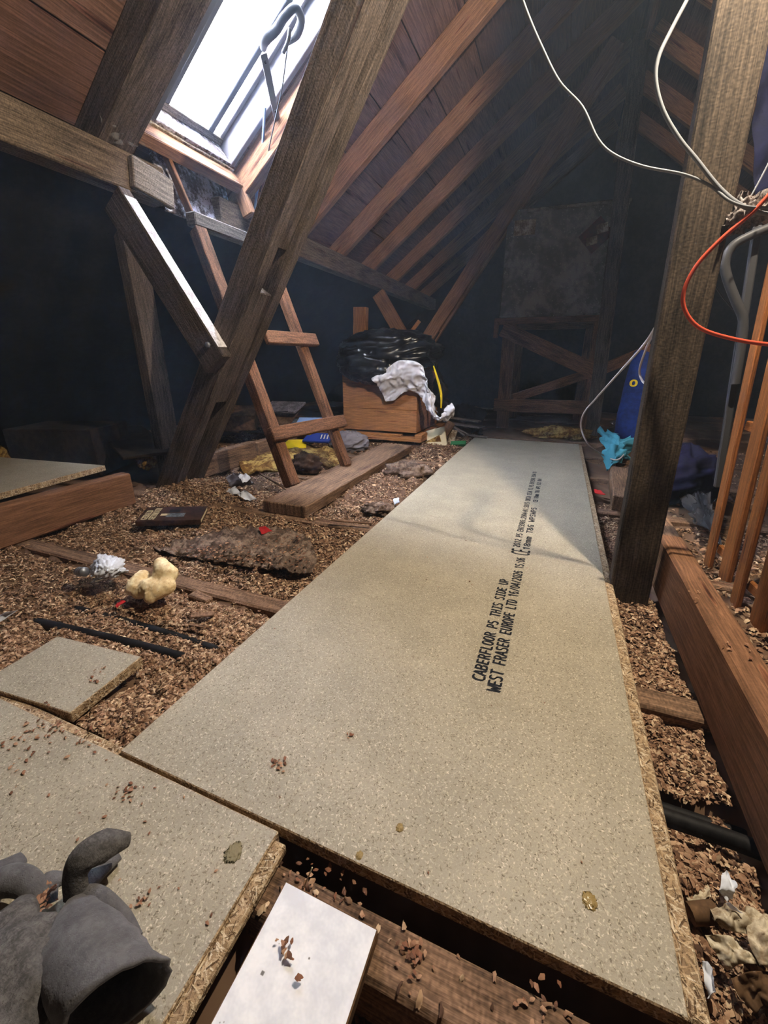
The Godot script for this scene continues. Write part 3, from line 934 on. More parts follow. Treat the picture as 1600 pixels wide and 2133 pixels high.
# One skin around many balls [centre, radius], joined smoothly over k.
func nets(balls: Array, cell: float, k: float) -> ArrayMesh:
	var lo := Vector3(1e9, 1e9, 1e9)
	var hi := -lo
	for b in balls:
		lo = lo.min(b[0] - Vector3.ONE * (b[1] + cell * 3.0)); hi = hi.max(b[0] + Vector3.ONE * (b[1] + cell * 3.0))
	var nx := int((hi.x - lo.x) / cell) + 2
	var ny := int((hi.y - lo.y) / cell) + 2
	var nz := int((hi.z - lo.z) / cell) + 2
	var v := PackedFloat32Array(); v.resize(nx * ny * nz)
	for z in nz:
		for y in ny:
			for x in nx:
				var p := lo + Vector3(x, y, z) * cell
				var e := 0.0
				for b in balls: e += exp(-(p.distance_to(b[0]) - b[1]) / k)
				v[(z * ny + y) * nx + x] = -k * log(maxf(e, 1e-30)) + 0.0012 * fn.get_noise_3dv(p * 90.0)
	var st := SurfaceTool.new()
	st.begin(Mesh.PRIMITIVE_TRIANGLES)
	st.set_smooth_group(0)
	var at := {}
	var pos := []
	var ofs := [0, 1, nx, nx + 1, nx * ny, nx * ny + 1, nx * ny + nx, nx * ny + nx + 1]
	var eds := [[0, 1], [2, 3], [4, 5], [6, 7], [0, 2], [1, 3], [4, 6], [5, 7], [0, 4], [1, 5], [2, 6], [3, 7]]
	for z in nz - 1:
		for y in ny - 1:
			for x in nx - 1:
				var i := (z * ny + y) * nx + x
				var m := 0
				for c in 8:
					if v[i + ofs[c]] < 0.0: m += 1
				if m == 0 or m == 8: continue
				var sum := Vector3()
				var n := 0
				for e in eds:
					var a := v[i + ofs[e[0]]]
					var b := v[i + ofs[e[1]]]
					if (a < 0.0) != (b < 0.0):
						var t := a / (a - b)
						var pa := Vector3(e[0] & 1, (e[0] >> 1) & 1, e[0] >> 2)
						var pb := Vector3(e[1] & 1, (e[1] >> 1) & 1, e[1] >> 2)
						sum += pa.lerp(pb, t); n += 1
				at[i] = pos.size()
				pos.append(lo + (Vector3(x, y, z) + sum / n) * cell)
	for z in range(1, nz - 1):
		for y in range(1, ny - 1):
			for x in range(1, nx - 1):
				var i := (z * ny + y) * nx + x
				for ax in 3:
					var d: int = [1, nx, nx * ny][ax]
					if (v[i] < 0.0) == (v[i + d] < 0.0): continue
					var u: int = [nx, nx * ny, 1][ax]
					var w: int = [nx * ny, 1, nx][ax]
					var q := [i - u - w, i - w, i, i - u]
					var pts := []
					for e in q: pts.append(pos[at[e]])
					if v[i] < 0.0: pts.reverse()
					for e in [0, 1, 2, 0, 2, 3]: st.add_vertex(pts[e])
	st.generate_normals()
	return st.commit()

# Rings between pairs of side points, standing hh high: [left, right, hh]; the last ring is an open mouth with an inside.
func hollow_loft(stations: Array, sides: int, sub: int, wall: float, depth: float) -> ArrayMesh:
	var ls := []
	var rs := []
	var hs := []
	for s in stations:
		ls.append(s[0]); rs.append(s[1]); hs.append(Vector3(s[2], s[2], 0))
	ls = smooth(ls, sub); rs = smooth(rs, sub); hs = smooth(hs, sub)
	var rows := []
	var n := ls.size()
	for pass_ in 2:
		var order := range(n) if pass_ == 0 else range(n - 1, int(n * (1.0 - depth)), -1)
		for i in order:
			var shrink := 1.0 if pass_ == 0 else 0.0
			var c: Vector3 = (ls[i] + rs[i]) * 0.5
			var h: float = hs[i].x
			c.y = h + 0.003
			var l: Vector3 = (rs[i] - ls[i]) * 0.5
			l.y = 0.0
			var k := 1.0 if pass_ == 0 else 1.0 - wall / l.length()
			var kh := 1.0 if pass_ == 0 else maxf(0.1, 1.0 - wall / h)
			var row := []
			for s in sides:
				var a := TAU * s / sides
				var wob := 1.0 + 0.09 * fn.get_noise_2d(s * 0.7, i * 0.35)
				var p := c + l * cos(a) * k * wob + Vector3.UP * sin(a) * h * kh * wob
				p.y = maxf(p.y, 0.0015 + (0.002 if pass_ == 1 else 0.0))
				row.append(p)
			rows.append(row)
	return surf(rows, true, 0.05)

func nearer(list: Array, d: Vector3) -> Array:
	var out := []
	for p in list: out.append(p + d)
	return out

# ------------------------------------------------------------------ foreground

func objects_near():
	# gloves
	var g := thing("work_glove", Vector3(0.146, 0, 0.132), "dark grey work glove with its open cuff facing the camera", "glove")
	put("glove_body", hollow_loft([[Vector3(0.109, 0.02, 0.126), Vector3(0.115, 0.02, 0.118), 0.008], [Vector3(0.124, 0.035, 0.143), Vector3(0.152, 0.03, 0.119), 0.020], [Vector3(0.138, 0.04, 0.162), Vector3(0.19, 0.03, 0.123), 0.026], [Vector3(0.159, 0.04, 0.177), Vector3(0.218, 0.035, 0.128), 0.029], [Vector3(0.198, 0.045, 0.184), Vector3(0.237, 0.04, 0.129), 0.031]], 28, 5, 0.0035, 0.6), M.glove, g)
	put("finger", tube_mesh([Vector3(0.122, 0.026, 0.126), Vector3(0.119, 0.045, 0.12), Vector3(0.122, 0.055, 0.111), Vector3(0.126, 0.05, 0.097), Vector3(0.13, 0.036, 0.081)], [0.010, 0.010, 0.012, 0.013, 0.006], 12, 5, 0.6), M.glove_knit, g)
	put("finger", tube_mesh([Vector3(0.126, 0.022, 0.124), Vector3(0.146, 0.03, 0.123), Vector3(0.17, 0.022, 0.123), Vector3(0.19, 0.016, 0.125)], [0.010, 0.011, 0.010, 0.006], 12, 5, 0.7), M.glove, g)
	put("finger", tube_mesh([Vector3(0.111, 0.016, 0.119), Vector3(0.109, 0.01, 0.104), Vector3(0.113, 0.008, 0.084)], [0.008, 0.009, 0.005], 12, 5, 0.6), M.glove, g)
	g = thing("work_glove", Vector3(0.089, 0, 0.158), "dark grey work glove at the picture's lower corner, fingers showing", "glove")
	put("finger", tube_mesh([Vector3(0.095, 0.03, 0.185), Vector3(0.107, 0.042, 0.169), Vector3(0.104, 0.04, 0.157), Vector3(0.09, 0.03, 0.147)], [0.016, 0.016, 0.015, 0.009], 14, 5, 0.8), M.glove_knit, g)
	put("finger", tube_mesh([Vector3(0.095, 0.02, 0.142), Vector3(0.079, 0.03, 0.137), Vector3(0.059, 0.03, 0.141), Vector3(0.037, 0.02, 0.151)], [0.010, 0.011, 0.012, 0.012], 14, 5, 0.7), M.glove, g)
	put("finger", tube_mesh([Vector3(0.032, 0.015, 0.15), Vector3(0.04, 0.022, 0.137), Vector3(0.04, 0.02, 0.123)], [0.012, 0.012, 0.006], 14, 5, 0.6), M.glove, g)
	put("finger", tube_mesh([Vector3(0.093, 0.012, 0.137), Vector3(0.084, 0.02, 0.128), Vector3(0.088, 0.015, 0.119)], [0.009, 0.010, 0.006], 14, 5, 0.6), M.glove, g)
	put("glove_body", blob_mesh(Vector3(0.05, 0.030, 0.045), 0.25, 1.5, 3, -0.028), M.glove_knit, g, at_(Vector3(0.132, 0.03, 0.191)))
	# pipes buried in the insulation
	var p := tube("pipe", [Vector3(-0.52, -0.05, -0.222), Vector3(-0.42, -0.040, -0.225), Vector3(-0.12, -0.036, -0.230), Vector3(0.2, -0.055, -0.226), Vector3(0.76, -0.06, -0.222)], 0.0085, M.lead, self, 12, 6)
	tag(p, "dark pipe half buried in insulation, the one closer to the foam lump", "pipe", "two pipes crossing under the chipboard")
	p = tube("pipe", [Vector3(-0.53, -0.048, -0.160), Vector3(-0.43, -0.036, -0.163), Vector3(-0.10, -0.034, -0.188), Vector3(0.2, -0.045, -0.188), Vector3(0.62, -0.032, -0.190), Vector3(0.76, -0.034, -0.186)], 0.0095, M.lead, self, 12, 6)
	tag(p, "dark pipe half buried in insulation, the one closer to the chipboard offcut", "pipe", "two pipes crossing under the chipboard")
	# expanding foam
	var f := Vector3(-0.317, 0, -0.317)
	var balls := []
	for b in [[Vector3(-0.289, 0.05, -0.324), 0.013], [Vector3(-0.271, 0.044, -0.315), 0.014], [Vector3(-0.254, 0.038, -0.316), 0.014], [Vector3(-0.272, 0.03, -0.311), 0.016], [Vector3(-0.243, 0.02, -0.295), 0.014], [Vector3(-0.254, 0.016, -0.281), 0.015], [Vector3(-0.282, 0.018, -0.282), 0.016], [Vector3(-0.318, 0.026, -0.3), 0.013], [Vector3(-0.319, 0.018, -0.282), 0.014], [Vector3(-0.319, 0.01, -0.27), 0.010], [Vector3(-0.261, 0.006, -0.264), 0.010], [Vector3(-0.299, 0.005, -0.27), 0.011]]:
		balls.append([b[0] - f, b[1]])
	tag(put("foam_lump", nets(balls, 0.0022, 0.006), M.foam, self, at_(f)), "cream lump of set expanding foam beside the white paper wad", "foam lump")
	# paper wad with a metal cartridge
	var w := thing("paper_wad", Vector3(-0.462, 0, -0.305), "torn white paper wad with a ribbed metal cartridge beside the foam lump", "paper")
	cloth("sheet", [[Vector3(-0.47, 0.012, -0.285), Vector3(-0.466, 0.035, -0.298), Vector3(-0.466, 0.045, -0.319), Vector3(-0.434, 0.04, -0.321)], [Vector3(-0.433, 0.02, -0.265), Vector3(-0.42, 0.042, -0.278), Vector3(-0.411, 0.044, -0.297), Vector3(-0.415, 0.034, -0.332)], [Vector3(-0.433, 0.012, -0.272), Vector3(-0.401, 0.028, -0.272), Vector3(-0.39, 0.032, -0.291), Vector3(-0.404, 0.018, -0.324)], [Vector3(-0.443, 0.002, -0.264), Vector3(-0.416, 0.008, -0.272), Vector3(-0.398, 0.01, -0.29), Vector3(-0.402, 0.008, -0.33)]], 10, 0.007, 60.0, 0.001, 5, M.paper_white, w)
	put("cartridge", lathe_mesh([Vector2(0.0003, 0.0), Vector2(0.006, 0.001), Vector2(0.008, 0.005), Vector2(0.0085, 0.012), Vector2(0.0105, 0.0125), Vector2(0.0105, 0.018), Vector2(0.009, 0.019), Vector2(0.0105, 0.020), Vector2(0.0105, 0.026), Vector2(0.009, 0.027), Vector2(0.0105, 0.028), Vector2(0.0105, 0.034), Vector2(0.0003, 0.035)], 18), M.metal, w, Transform3D(Basis(Vector3(0, 0, 1), -1.4), Vector3(-0.502, 0.012, -0.276)))
	for k in 3:
		timber("splinter", Vector3(-0.425, 0.006, -0.273) + Vector3(0.004 * k, 0.003 * k, 0.006 * k), Vector3(-0.393, 0.012, -0.321) + Vector3(0, 0.002 * k, 0.004 * k), 0.006, 0.002, M.grey_wood, w)
	# paperback
	var c := Vector3(-0.587, 0.012, -0.623)
	var ax := (Vector3(-0.716, 0.02, -0.672) - Vector3(-0.626, 0.02, -0.538)).normalized()
	ax.y = 0.0
	ax = ax.normalized()
	var ay := Vector3(-ax.z, 0, ax.x)
	if ay.x < 0: ay = -ay
	var bb := Basis(ay, Vector3.UP, ay.cross(Vector3.UP)).rotated(Vector3(0, 0, 1), -0.06)
	var bk := thing("paperback_book", c, "battered brown paperback lying on the insulation by the strut's foot", "book")
	put("pages", boxm(Vector3(0.172, 0.013, 0.108), 0.001), M.page, bk, Transform3D(bb, c))
	put("cover", boxm(Vector3(0.176, 0.0014, 0.112), 0.0004), M.book, bk, Transform3D(bb, c + bb.y * 0.0072))
	put("cover", boxm(Vector3(0.176, 0.0014, 0.112), 0.0004), M.book, bk, Transform3D(bb, c - bb.y * 0.0072))
	put("spine", boxm(Vector3(0.176, 0.0158, 0.0014), 0.0004), M.book, bk, Transform3D(bb, c + bb.z * 0.0563))
	var tb := Basis(-bb.z, -bb.x, bb.y)
	lettering("lettering", "GERALD", 0.074, 0.017, Transform3D(tb, c + bb.y * 0.0080 - bb.x * 0.070 + bb.z * 0.046), M.page, bk, "Droid Serif")
	lettering("lettering", "SEYMOUR", 0.092, 0.017, Transform3D(tb, c + bb.y * 0.0080 - bb.x * 0.050 + bb.z * 0.046), M.page, bk, "Droid Serif")
	for q in [[0.01, 0.015, 0.05, 0.03, M.sky_blue], [0.0, -0.02, 0.03, 0.02, M.lead], [-0.02, 0.01, 0.025, 0.016, M.page]]:
		put("cover_print", boxm(Vector3(q[2], 0.0004, q[3]), 0.0001), q[4] if q[4] != M.sky_blue else M.print_blue, bk, Transform3D(bb, c + bb.y * 0.0080 + bb.x * q[0] + bb.z * q[1]))
	# felt mat
	var m := cloth("felt_mat", [[Vector3(-0.515, -0.022, -0.48), Vector3(-0.463, -0.01, -0.534), Vector3(-0.418, -0.008, -0.614), Vector3(-0.36, -0.016, -0.69), Vector3(-0.254, -0.02, -0.735)], [Vector3(-0.455, -0.018, -0.469), Vector3(-0.378, -0.002, -0.502), Vector3(-0.32, 0.004, -0.565), Vector3(-0.261, -0.004, -0.63), Vector3(-0.155, -0.012, -0.685)], [Vector3(-0.401, -0.018, -0.467), Vector3(-0.314, 0, -0.486), Vector3(-0.248, 0.006, -0.536), Vector3(-0.205, -0.01, -0.597), Vector3(-0.1, -0.006, -0.624)], [Vector3(-0.33, -0.016, -0.468), Vector3(-0.25, -0.004, -0.492), Vector3(-0.174, 0.008, -0.508), Vector3(-0.121, 0.006, -0.522), Vector3(-0.05, -0.004, -0.561)], [Vector3(-0.294, -0.022, -0.478), Vector3(-0.213, -0.018, -0.48), Vector3(-0.137, -0.006, -0.476), Vector3(-0.082, -0.002, -0.485), Vector3(-0.036, -0.012, -0.514)]], 10, 0.016, 24.0, 0.004, 9, M.mat_grey, self)
	tag(m, "ragged grey felt mat half covered by insulation", "mat")
	# a stub of timber under the joist and a loose shard
	var o := timber("noggin", Vector3(-0.238, -0.040, -0.345), Vector3(-0.185, -0.045, -0.345), 0.03, 0.045, M.joist, self)
	tag(o, "short orange block against the joist beside the felt mat", "block")
	o = timber("wood_shard", Vector3(-0.158, -0.01, -0.266), Vector3(-0.123, -0.012, -0.291), 0.012, 0.003, M.joist, self, Vector3(0.1, 1, 0.3))
	tag(o, "splintered pale wood shard on the insulation", "wood shard")
	o = timber("wood_shard", Vector3(-0.151, -0.02, -0.254), Vector3(-0.111, -0.016, -0.254), 0.007, 0.0025, M.joist, self, Vector3(0.2, 1, 0.1))
	tag(o, "small wood shard lying just below the splintered pale shard", "wood shard")
	o = cloth("red_scrap", [[Vector3(-0.325, -0.008, -0.232), Vector3(-0.322, -0.002, -0.245)], [Vector3(-0.313, -0.006, -0.229), Vector3(-0.31, -0.002, -0.247)]], 5, 0.003, 60.0, 0.0008, 4, M.red, self)
	tag(o, "small red plastic scrap below the foam lump", "scrap")
	o = cloth("red_scrap", [[Vector3(-0.303, 0.004, -0.66), Vector3(-0.28, 0.01, -0.662)], [Vector3(-0.266, 0.002, -0.627), Vector3(-0.244, 0.006, -0.648)]], 5, 0.003, 60.0, 0.0008, 6, M.red, self)
	tag(o, "small red plastic scrap on the felt mat", "scrap")
	o = cloth("white_scrap", [[Vector3(-0.514, -0.01, -0.117), Vector3(-0.469, 0.004, -0.128)], [Vector3(-0.482, -0.012, -0.108), Vector3(-0.469, 0, -0.142)]], 5, 0.004, 40.0, 0.0008, 8, M.paper_white, self)
	tag(o, "small white plastic scrap at the picture's edge by the insulation", "scrap")
	# rubbish between the panel and the binder
	var l := [["torn_card", [[Vector3(0.627, -0.034, -0.118), Vector3(0.651, -0.03, -0.131)], [Vector3(0.63, -0.032, -0.106), Vector3(0.647, -0.022, -0.111)]], M.paper_old, "torn speckled card beside the chipboard's near corner"],
		["crumpled_paper", [[Vector3(0.642, -0.02, -0.102), Vector3(0.657, -0.012, -0.106), Vector3(0.675, -0.02, -0.11)], [Vector3(0.639, -0.008, -0.084), Vector3(0.655, -0.004, -0.092), Vector3(0.674, -0.012, -0.096)], [Vector3(0.648, -0.022, -0.084), Vector3(0.658, -0.01, -0.082), Vector3(0.678, -0.016, -0.091)]], M.paper_old, "crumpled beige paper below the white tape scrap"],
		["crinkled_foil", [[Vector3(0.63, -0.014, -0.071), Vector3(0.642, -0.008, -0.074), Vector3(0.656, -0.014, -0.078)], [Vector3(0.636, -0.018, -0.063), Vector3(0.648, -0.008, -0.065), Vector3(0.663, -0.012, -0.07)], [Vector3(0.643, -0.022, -0.055), Vector3(0.654, -0.012, -0.06), Vector3(0.674, -0.016, -0.07)]], M.paper_old, "crinkled ridged paper strip by the binder"],
		["brown_wrapping", [[Vector3(0.644, -0.022, -0.05), Vector3(0.655, -0.01, -0.055), Vector3(0.675, -0.014, -0.065)], [Vector3(0.649, -0.026, -0.044), Vector3(0.66, -0.014, -0.047), Vector3(0.68, -0.018, -0.058)], [Vector3(0.657, -0.03, -0.04), Vector3(0.667, -0.02, -0.042), Vector3(0.685, -0.024, -0.052)]], M.card, "crumpled brown wrapping at the lower corner"],
		["crumpled_paper", [[Vector3(0.667, -0.01, -0.107), Vector3(0.682, -0.002, -0.104)], [Vector3(0.661, -0.008, -0.077), Vector3(0.677, 0, -0.08)], [Vector3(0.665, -0.012, -0.064), Vector3(0.676, -0.002, -0.064)]], M.paper_old, "crumpled beige paper pressed against the binder"],
		["grey_scrap", [[Vector3(0.623, -0.022, -0.055), Vector3(0.626, -0.016, -0.053)], [Vector3(0.624, -0.02, -0.045), Vector3(0.629, -0.016, -0.044)], [Vector3(0.623, -0.024, -0.032), Vector3(0.628, -0.018, -0.035)]], M.paper_white, "pale grey plastic scrap beside the chipboard's tongue"],
		["grey_scrap", [[Vector3(0.66, -0.012, -0.137), Vector3(0.663, -0.01, -0.135)], [Vector3(0.651, -0.006, -0.112), Vector3(0.667, -0.008, -0.122)], [Vector3(0.657, -0.016, -0.109), Vector3(0.663, -0.014, -0.112)]], M.paper_white, "pale grey leaf-shaped scrap standing in the insulation"]]
	var sd := 40
	for e in l:
		sd += 1
		tag(cloth(e[0], e[1], 11, 0.0055, 45.0, 0.0007, sd, e[2], self), e[3], "paper", "rubbish in the gap beside the binder")
	o = tube("card_tube", [Vector3(0.626, -0.026, -0.092), Vector3(0.647, -0.022, -0.1)], 0.009, M.card, self, 14, 3)
	tag(o, "short brown cardboard roll beside the chipboard's near corner", "roll")
	o = cloth("white_tape", [[Vector3(0.65, -0.004, -0.098), Vector3(0.652, 0, -0.098)], [Vector3(0.654, -0.004, -0.096), Vector3(0.66, -0.001, -0.093)]], 4, 0.002, 50.0, 0.0008, 77, M.white_plastic, self)
	tag(o, "small white tape scrap on the crumpled beige paper", "scrap")
	o = timber("straw", Vector3(0.285, -0.016, 0.03), Vector3(0.292, 0.008, 0.023), 0.0012, 0.0012, M.page, self)
	tag(o, "thin pale straw standing by the white board offcut", "straw")

# ------------------------------------------------------------------ middle ground

func objects_mid():
	var A := Vector3(-0.41, 0.022, -1.02)
	var B := Vector3(-0.35, 0.022, -1.35)
	var T := Vector3(-0.80, 0.90, -1.125)
	var n := (T - A).cross(B - A).normalized()
	if n.x < 0: n = -n
	var t := thing("rough_ladder", A, "rough home-made timber ladder propped below the skylight", "ladder")
	timber("rail", A - n * 0.02, T - n * 0.02, 0.046, 0.046, M.ladder, t, n)
	timber("rail", B - n * 0.02, T + (B - A) * 0.95 - n * 0.02, 0.044, 0.044, M.ladder, t, n, 0.012)
	timber("rung", Vector3(-0.626, 0.532, -1.19) + n * 0.014, Vector3(-0.568, 0.531, -1.470) + n * 0.014, 0.052, 0.022, M.ladder, t, n)
	timber("rung", Vector3(-0.497, 0.199, -1.000) + n * 0.014, Vector3(-0.418, 0.200, -1.420) + n * 0.014, 0.052, 0.022, M.ladder, t, n)
	var p := timber("plank", Vector3(-0.326, 0.022, -0.819) - Vector3(0, 0.02, 0), Vector3(-0.332, 0.022, -1.899) - Vector3(0, 0.02, 0), 0.165, 0.04, M.joist, self)
	tag(p, "thick dusty plank on the floor under the ladder's feet", "plank")
	# yellow quilt of glass wool
	var w := cloth("glass_wool", [[Vector3(-1.019, -0.01, -1.449), Vector3(-0.952, 0, -1.581), Vector3(-0.804, 0.01, -1.73), Vector3(-0.617, -0, -1.718)], [Vector3(-0.879, -0.01, -1.264), Vector3(-0.758, 0.012, -1.359), Vector3(-0.63, 0.018, -1.495), Vector3(-0.458, 0, -1.494)], [Vector3(-0.805, -0.025, -1.206), Vector3(-0.671, -0.01, -1.272), Vector3(-0.545, 0, -1.396), Vector3(-0.409, -0.02, -1.42)]], 8, 0.022, 9.0, 0.012, 19, M.wool, self)
	tag(w, "matted yellow glass wool behind the ladder's foot", "glass wool")
	w = put("felt_clod", blob_mesh(Vector3(0.07, 0.05, 0.05), 0.4, 1.6, 44, -0.03), M.clod, self, at_(Vector3(-0.545, 0.02, -1.307)))
	tag(w, "dark brown clod of dusty felt between the ladder's feet", "clod")
	w = put("felt_clod", blob_mesh(Vector3(0.10, 0.045, 0.09), 0.4, 1.6, 46, -0.03), M.mat_grey, self, at_(Vector3(-0.105, 0, -1.416)))
	tag(w, "matted grey-brown clod beside the plank's far end", "clod")
	w = put("felt_clod", blob_mesh(Vector3(0.055, 0.018, 0.04), 0.5, 2.2, 47, -0.015), M.mat_grey, self, at_(Vector3(-0.054, -0.01, -0.971)))
	tag(w, "brown clod of insulation beside the long chipboard", "clod")
	# torn papers by the strut
	var e := [[[Vector3(-0.754, 0.02, -1.029), Vector3(-0.642, 0.05, -0.993)], [Vector3(-0.678, 0, -0.972), Vector3(-0.566, 0.04, -0.953)], [Vector3(-0.654, -0.01, -0.997), Vector3(-0.577, 0.01, -0.99)]], [[Vector3(-0.627, 0.05, -0.962), Vector3(-0.595, 0.06, -0.971)], [Vector3(-0.577, 0.04, -0.928), Vector3(-0.567, 0.045, -0.962)]], [[Vector3(-0.709, -0.01, -0.94), Vector3(-0.636, 0.01, -0.953)], [Vector3(-0.644, -0.015, -0.906), Vector3(-0.589, 0, -0.921)]], [[Vector3(-0.593, -0, -0.901), Vector3(-0.554, 0.015, -0.903)], [Vector3(-0.538, -0.015, -0.889), Vector3(-0.507, -0.01, -0.909)]]]
	var lab := ["torn grey-white sheet curling up beside the double strut's foot", "small white scrap perched on the torn grey sheet", "thin white strip before the torn grey sheet", "white torn corner of paper nearest the plank"]
	for k in 4:
		tag(cloth("torn_paper", e[k], 6, 0.012, 22.0, 0.001, 60 + k, M.paper_white if k != 0 else M.paper_grey, self), lab[k], "paper", "torn papers by the strut's foot")
	# magazines and boxes behind the ladder
	var s := [["board_game_box", Vector3(-1.195, 0.117, -1.95), Vector3(0.30, 0.014, 0.20), 0.25, M.card, "brown flat box in the heap behind the ladder"], ["paper_sheaf", Vector3(-1.134, 0.179, -2), Vector3(0.24, 0.012, 0.16), 0.1, M.paper_grey, "grey sheaf of papers on top of the heap behind the ladder"],
		["magazine", Vector3(-1.109, 0.08, -1.95), Vector3(0.20, 0.006, 0.16), 0.4, M.print_blue, "pale green magazine cover in the heap behind the ladder"], ["yellow_folder", Vector3(-0.841, 0.093, -1.8), Vector3(0.16, 0.008, 0.14), -0.2, M.yellow, "yellow folder under the ladder's lower rung"],
		["blue_booklet", Vector3(-0.722, 0.06, -1.72), Vector3(0.15, 0.010, 0.10), 0.15, M.bright_blue, "blue booklet with white lettering behind the lower rung"], ["pale_booklet", Vector3(-0.845, 0.124, -1.85), Vector3(0.16, 0.006, 0.10), 0.3, M.sky_blue, "pale blue booklet above the ladder's lower rung"],
		["yellow_folder", Vector3(-0.835, 0.026, -1.66), Vector3(0.12, 0.010, 0.10), 0.5, M.yellow, "yellow card lying below the ladder's lower rung"], ["brown_carton", Vector3(-1.266, 0.137, -1.75), Vector3(0.20, 0.09, 0.16), 0.5, M.card, "dusty brown carton between the double strut and the ladder"]]
	for q in s:
		var b := Basis(Vector3.UP, q[3]) * Basis(Vector3.RIGHT, 0.28)
		var o := put(q[0], boxm(q[2], 0.001), q[4], self, Transform3D(b, q[1]))
		tag(o, q[5], q[0].get_slice("_", q[0].get_slice_count("_") - 1), "heap behind the ladder")
		if q[0] == "blue_booklet":
			for k in 3: timber("print_line", q[1] + b * Vector3(0.01 + 0.018 * k, 0.0055, -0.03), q[1] + b * Vector3(0.02 + 0.018 * k, 0.0055, 0.02), 0.006, 0.0006, M.page, o, b.y)
	var st := thing("striped_straw_strip", Vector3(-0.97, 0.091, -1.8), "red and white striped strip on the heap behind the ladder", "strip")
	for k in 9:
		var a0 := Vector3(-1.004, 0.081, -1.8)
		var a1 := Vector3(-0.877, 0.123, -1.8)
		timber("stripe", a0.lerp(a1, k / 9.0), a0.lerp(a1, (k + 1) / 9.0), 0.02, 0.006, M.page if k % 2 else M.red, st)
	var g: Node3D = put("plastic_bag", blob_mesh(Vector3(0.10, 0.055, 0.07), 0.35, 2.4, 52, -0.05, true), M.clear_bag, self, at_(Vector3(-0.6, 0.02, -1.847)))
	tag(g, "crumpled clear plastic bag on the floor before the bee hive box", "bag")
	g = thing("thin_stake", Vector3(-0.965, 0.078, -1.62), "thin black wire hook in front of the heap behind the ladder", "wire")
	tube("wire", [Vector3(-0.965, 0.078, -1.62), Vector3(-0.962, 0.193, -1.62), Vector3(-0.865, 0.2, -1.66)], 0.0025, M.lead, g, 6, 1)
	for q in [[Vector3(-0.624, 0.03, -1.082), Vector3(-0.384, 0, -0.973), "thin dark stick across the torn papers"], [Vector3(-0.141, 0, -0.799), Vector3(-0.014, -0, -0.82), "flat splintered lath beside the long chipboard"]]:
		tag(timber("stick", q[0], q[1], 0.010, 0.005, M.joist, self), q[2], "stick")
	g = cloth("white_scrap", [[Vector3(-0.049, -0.01, -1.083), Vector3(-0.016, 0.01, -1.054)], [Vector3(-0.022, -0.012, -1.032), Vector3(0, 0.006, -1.018)]], 4, 0.003, 50.0, 0.0008, 81, M.paper_white, self)
	tag(g, "small white scrap touching the long chipboard's edge", "scrap")

# ------------------------------------------------------------------ far end

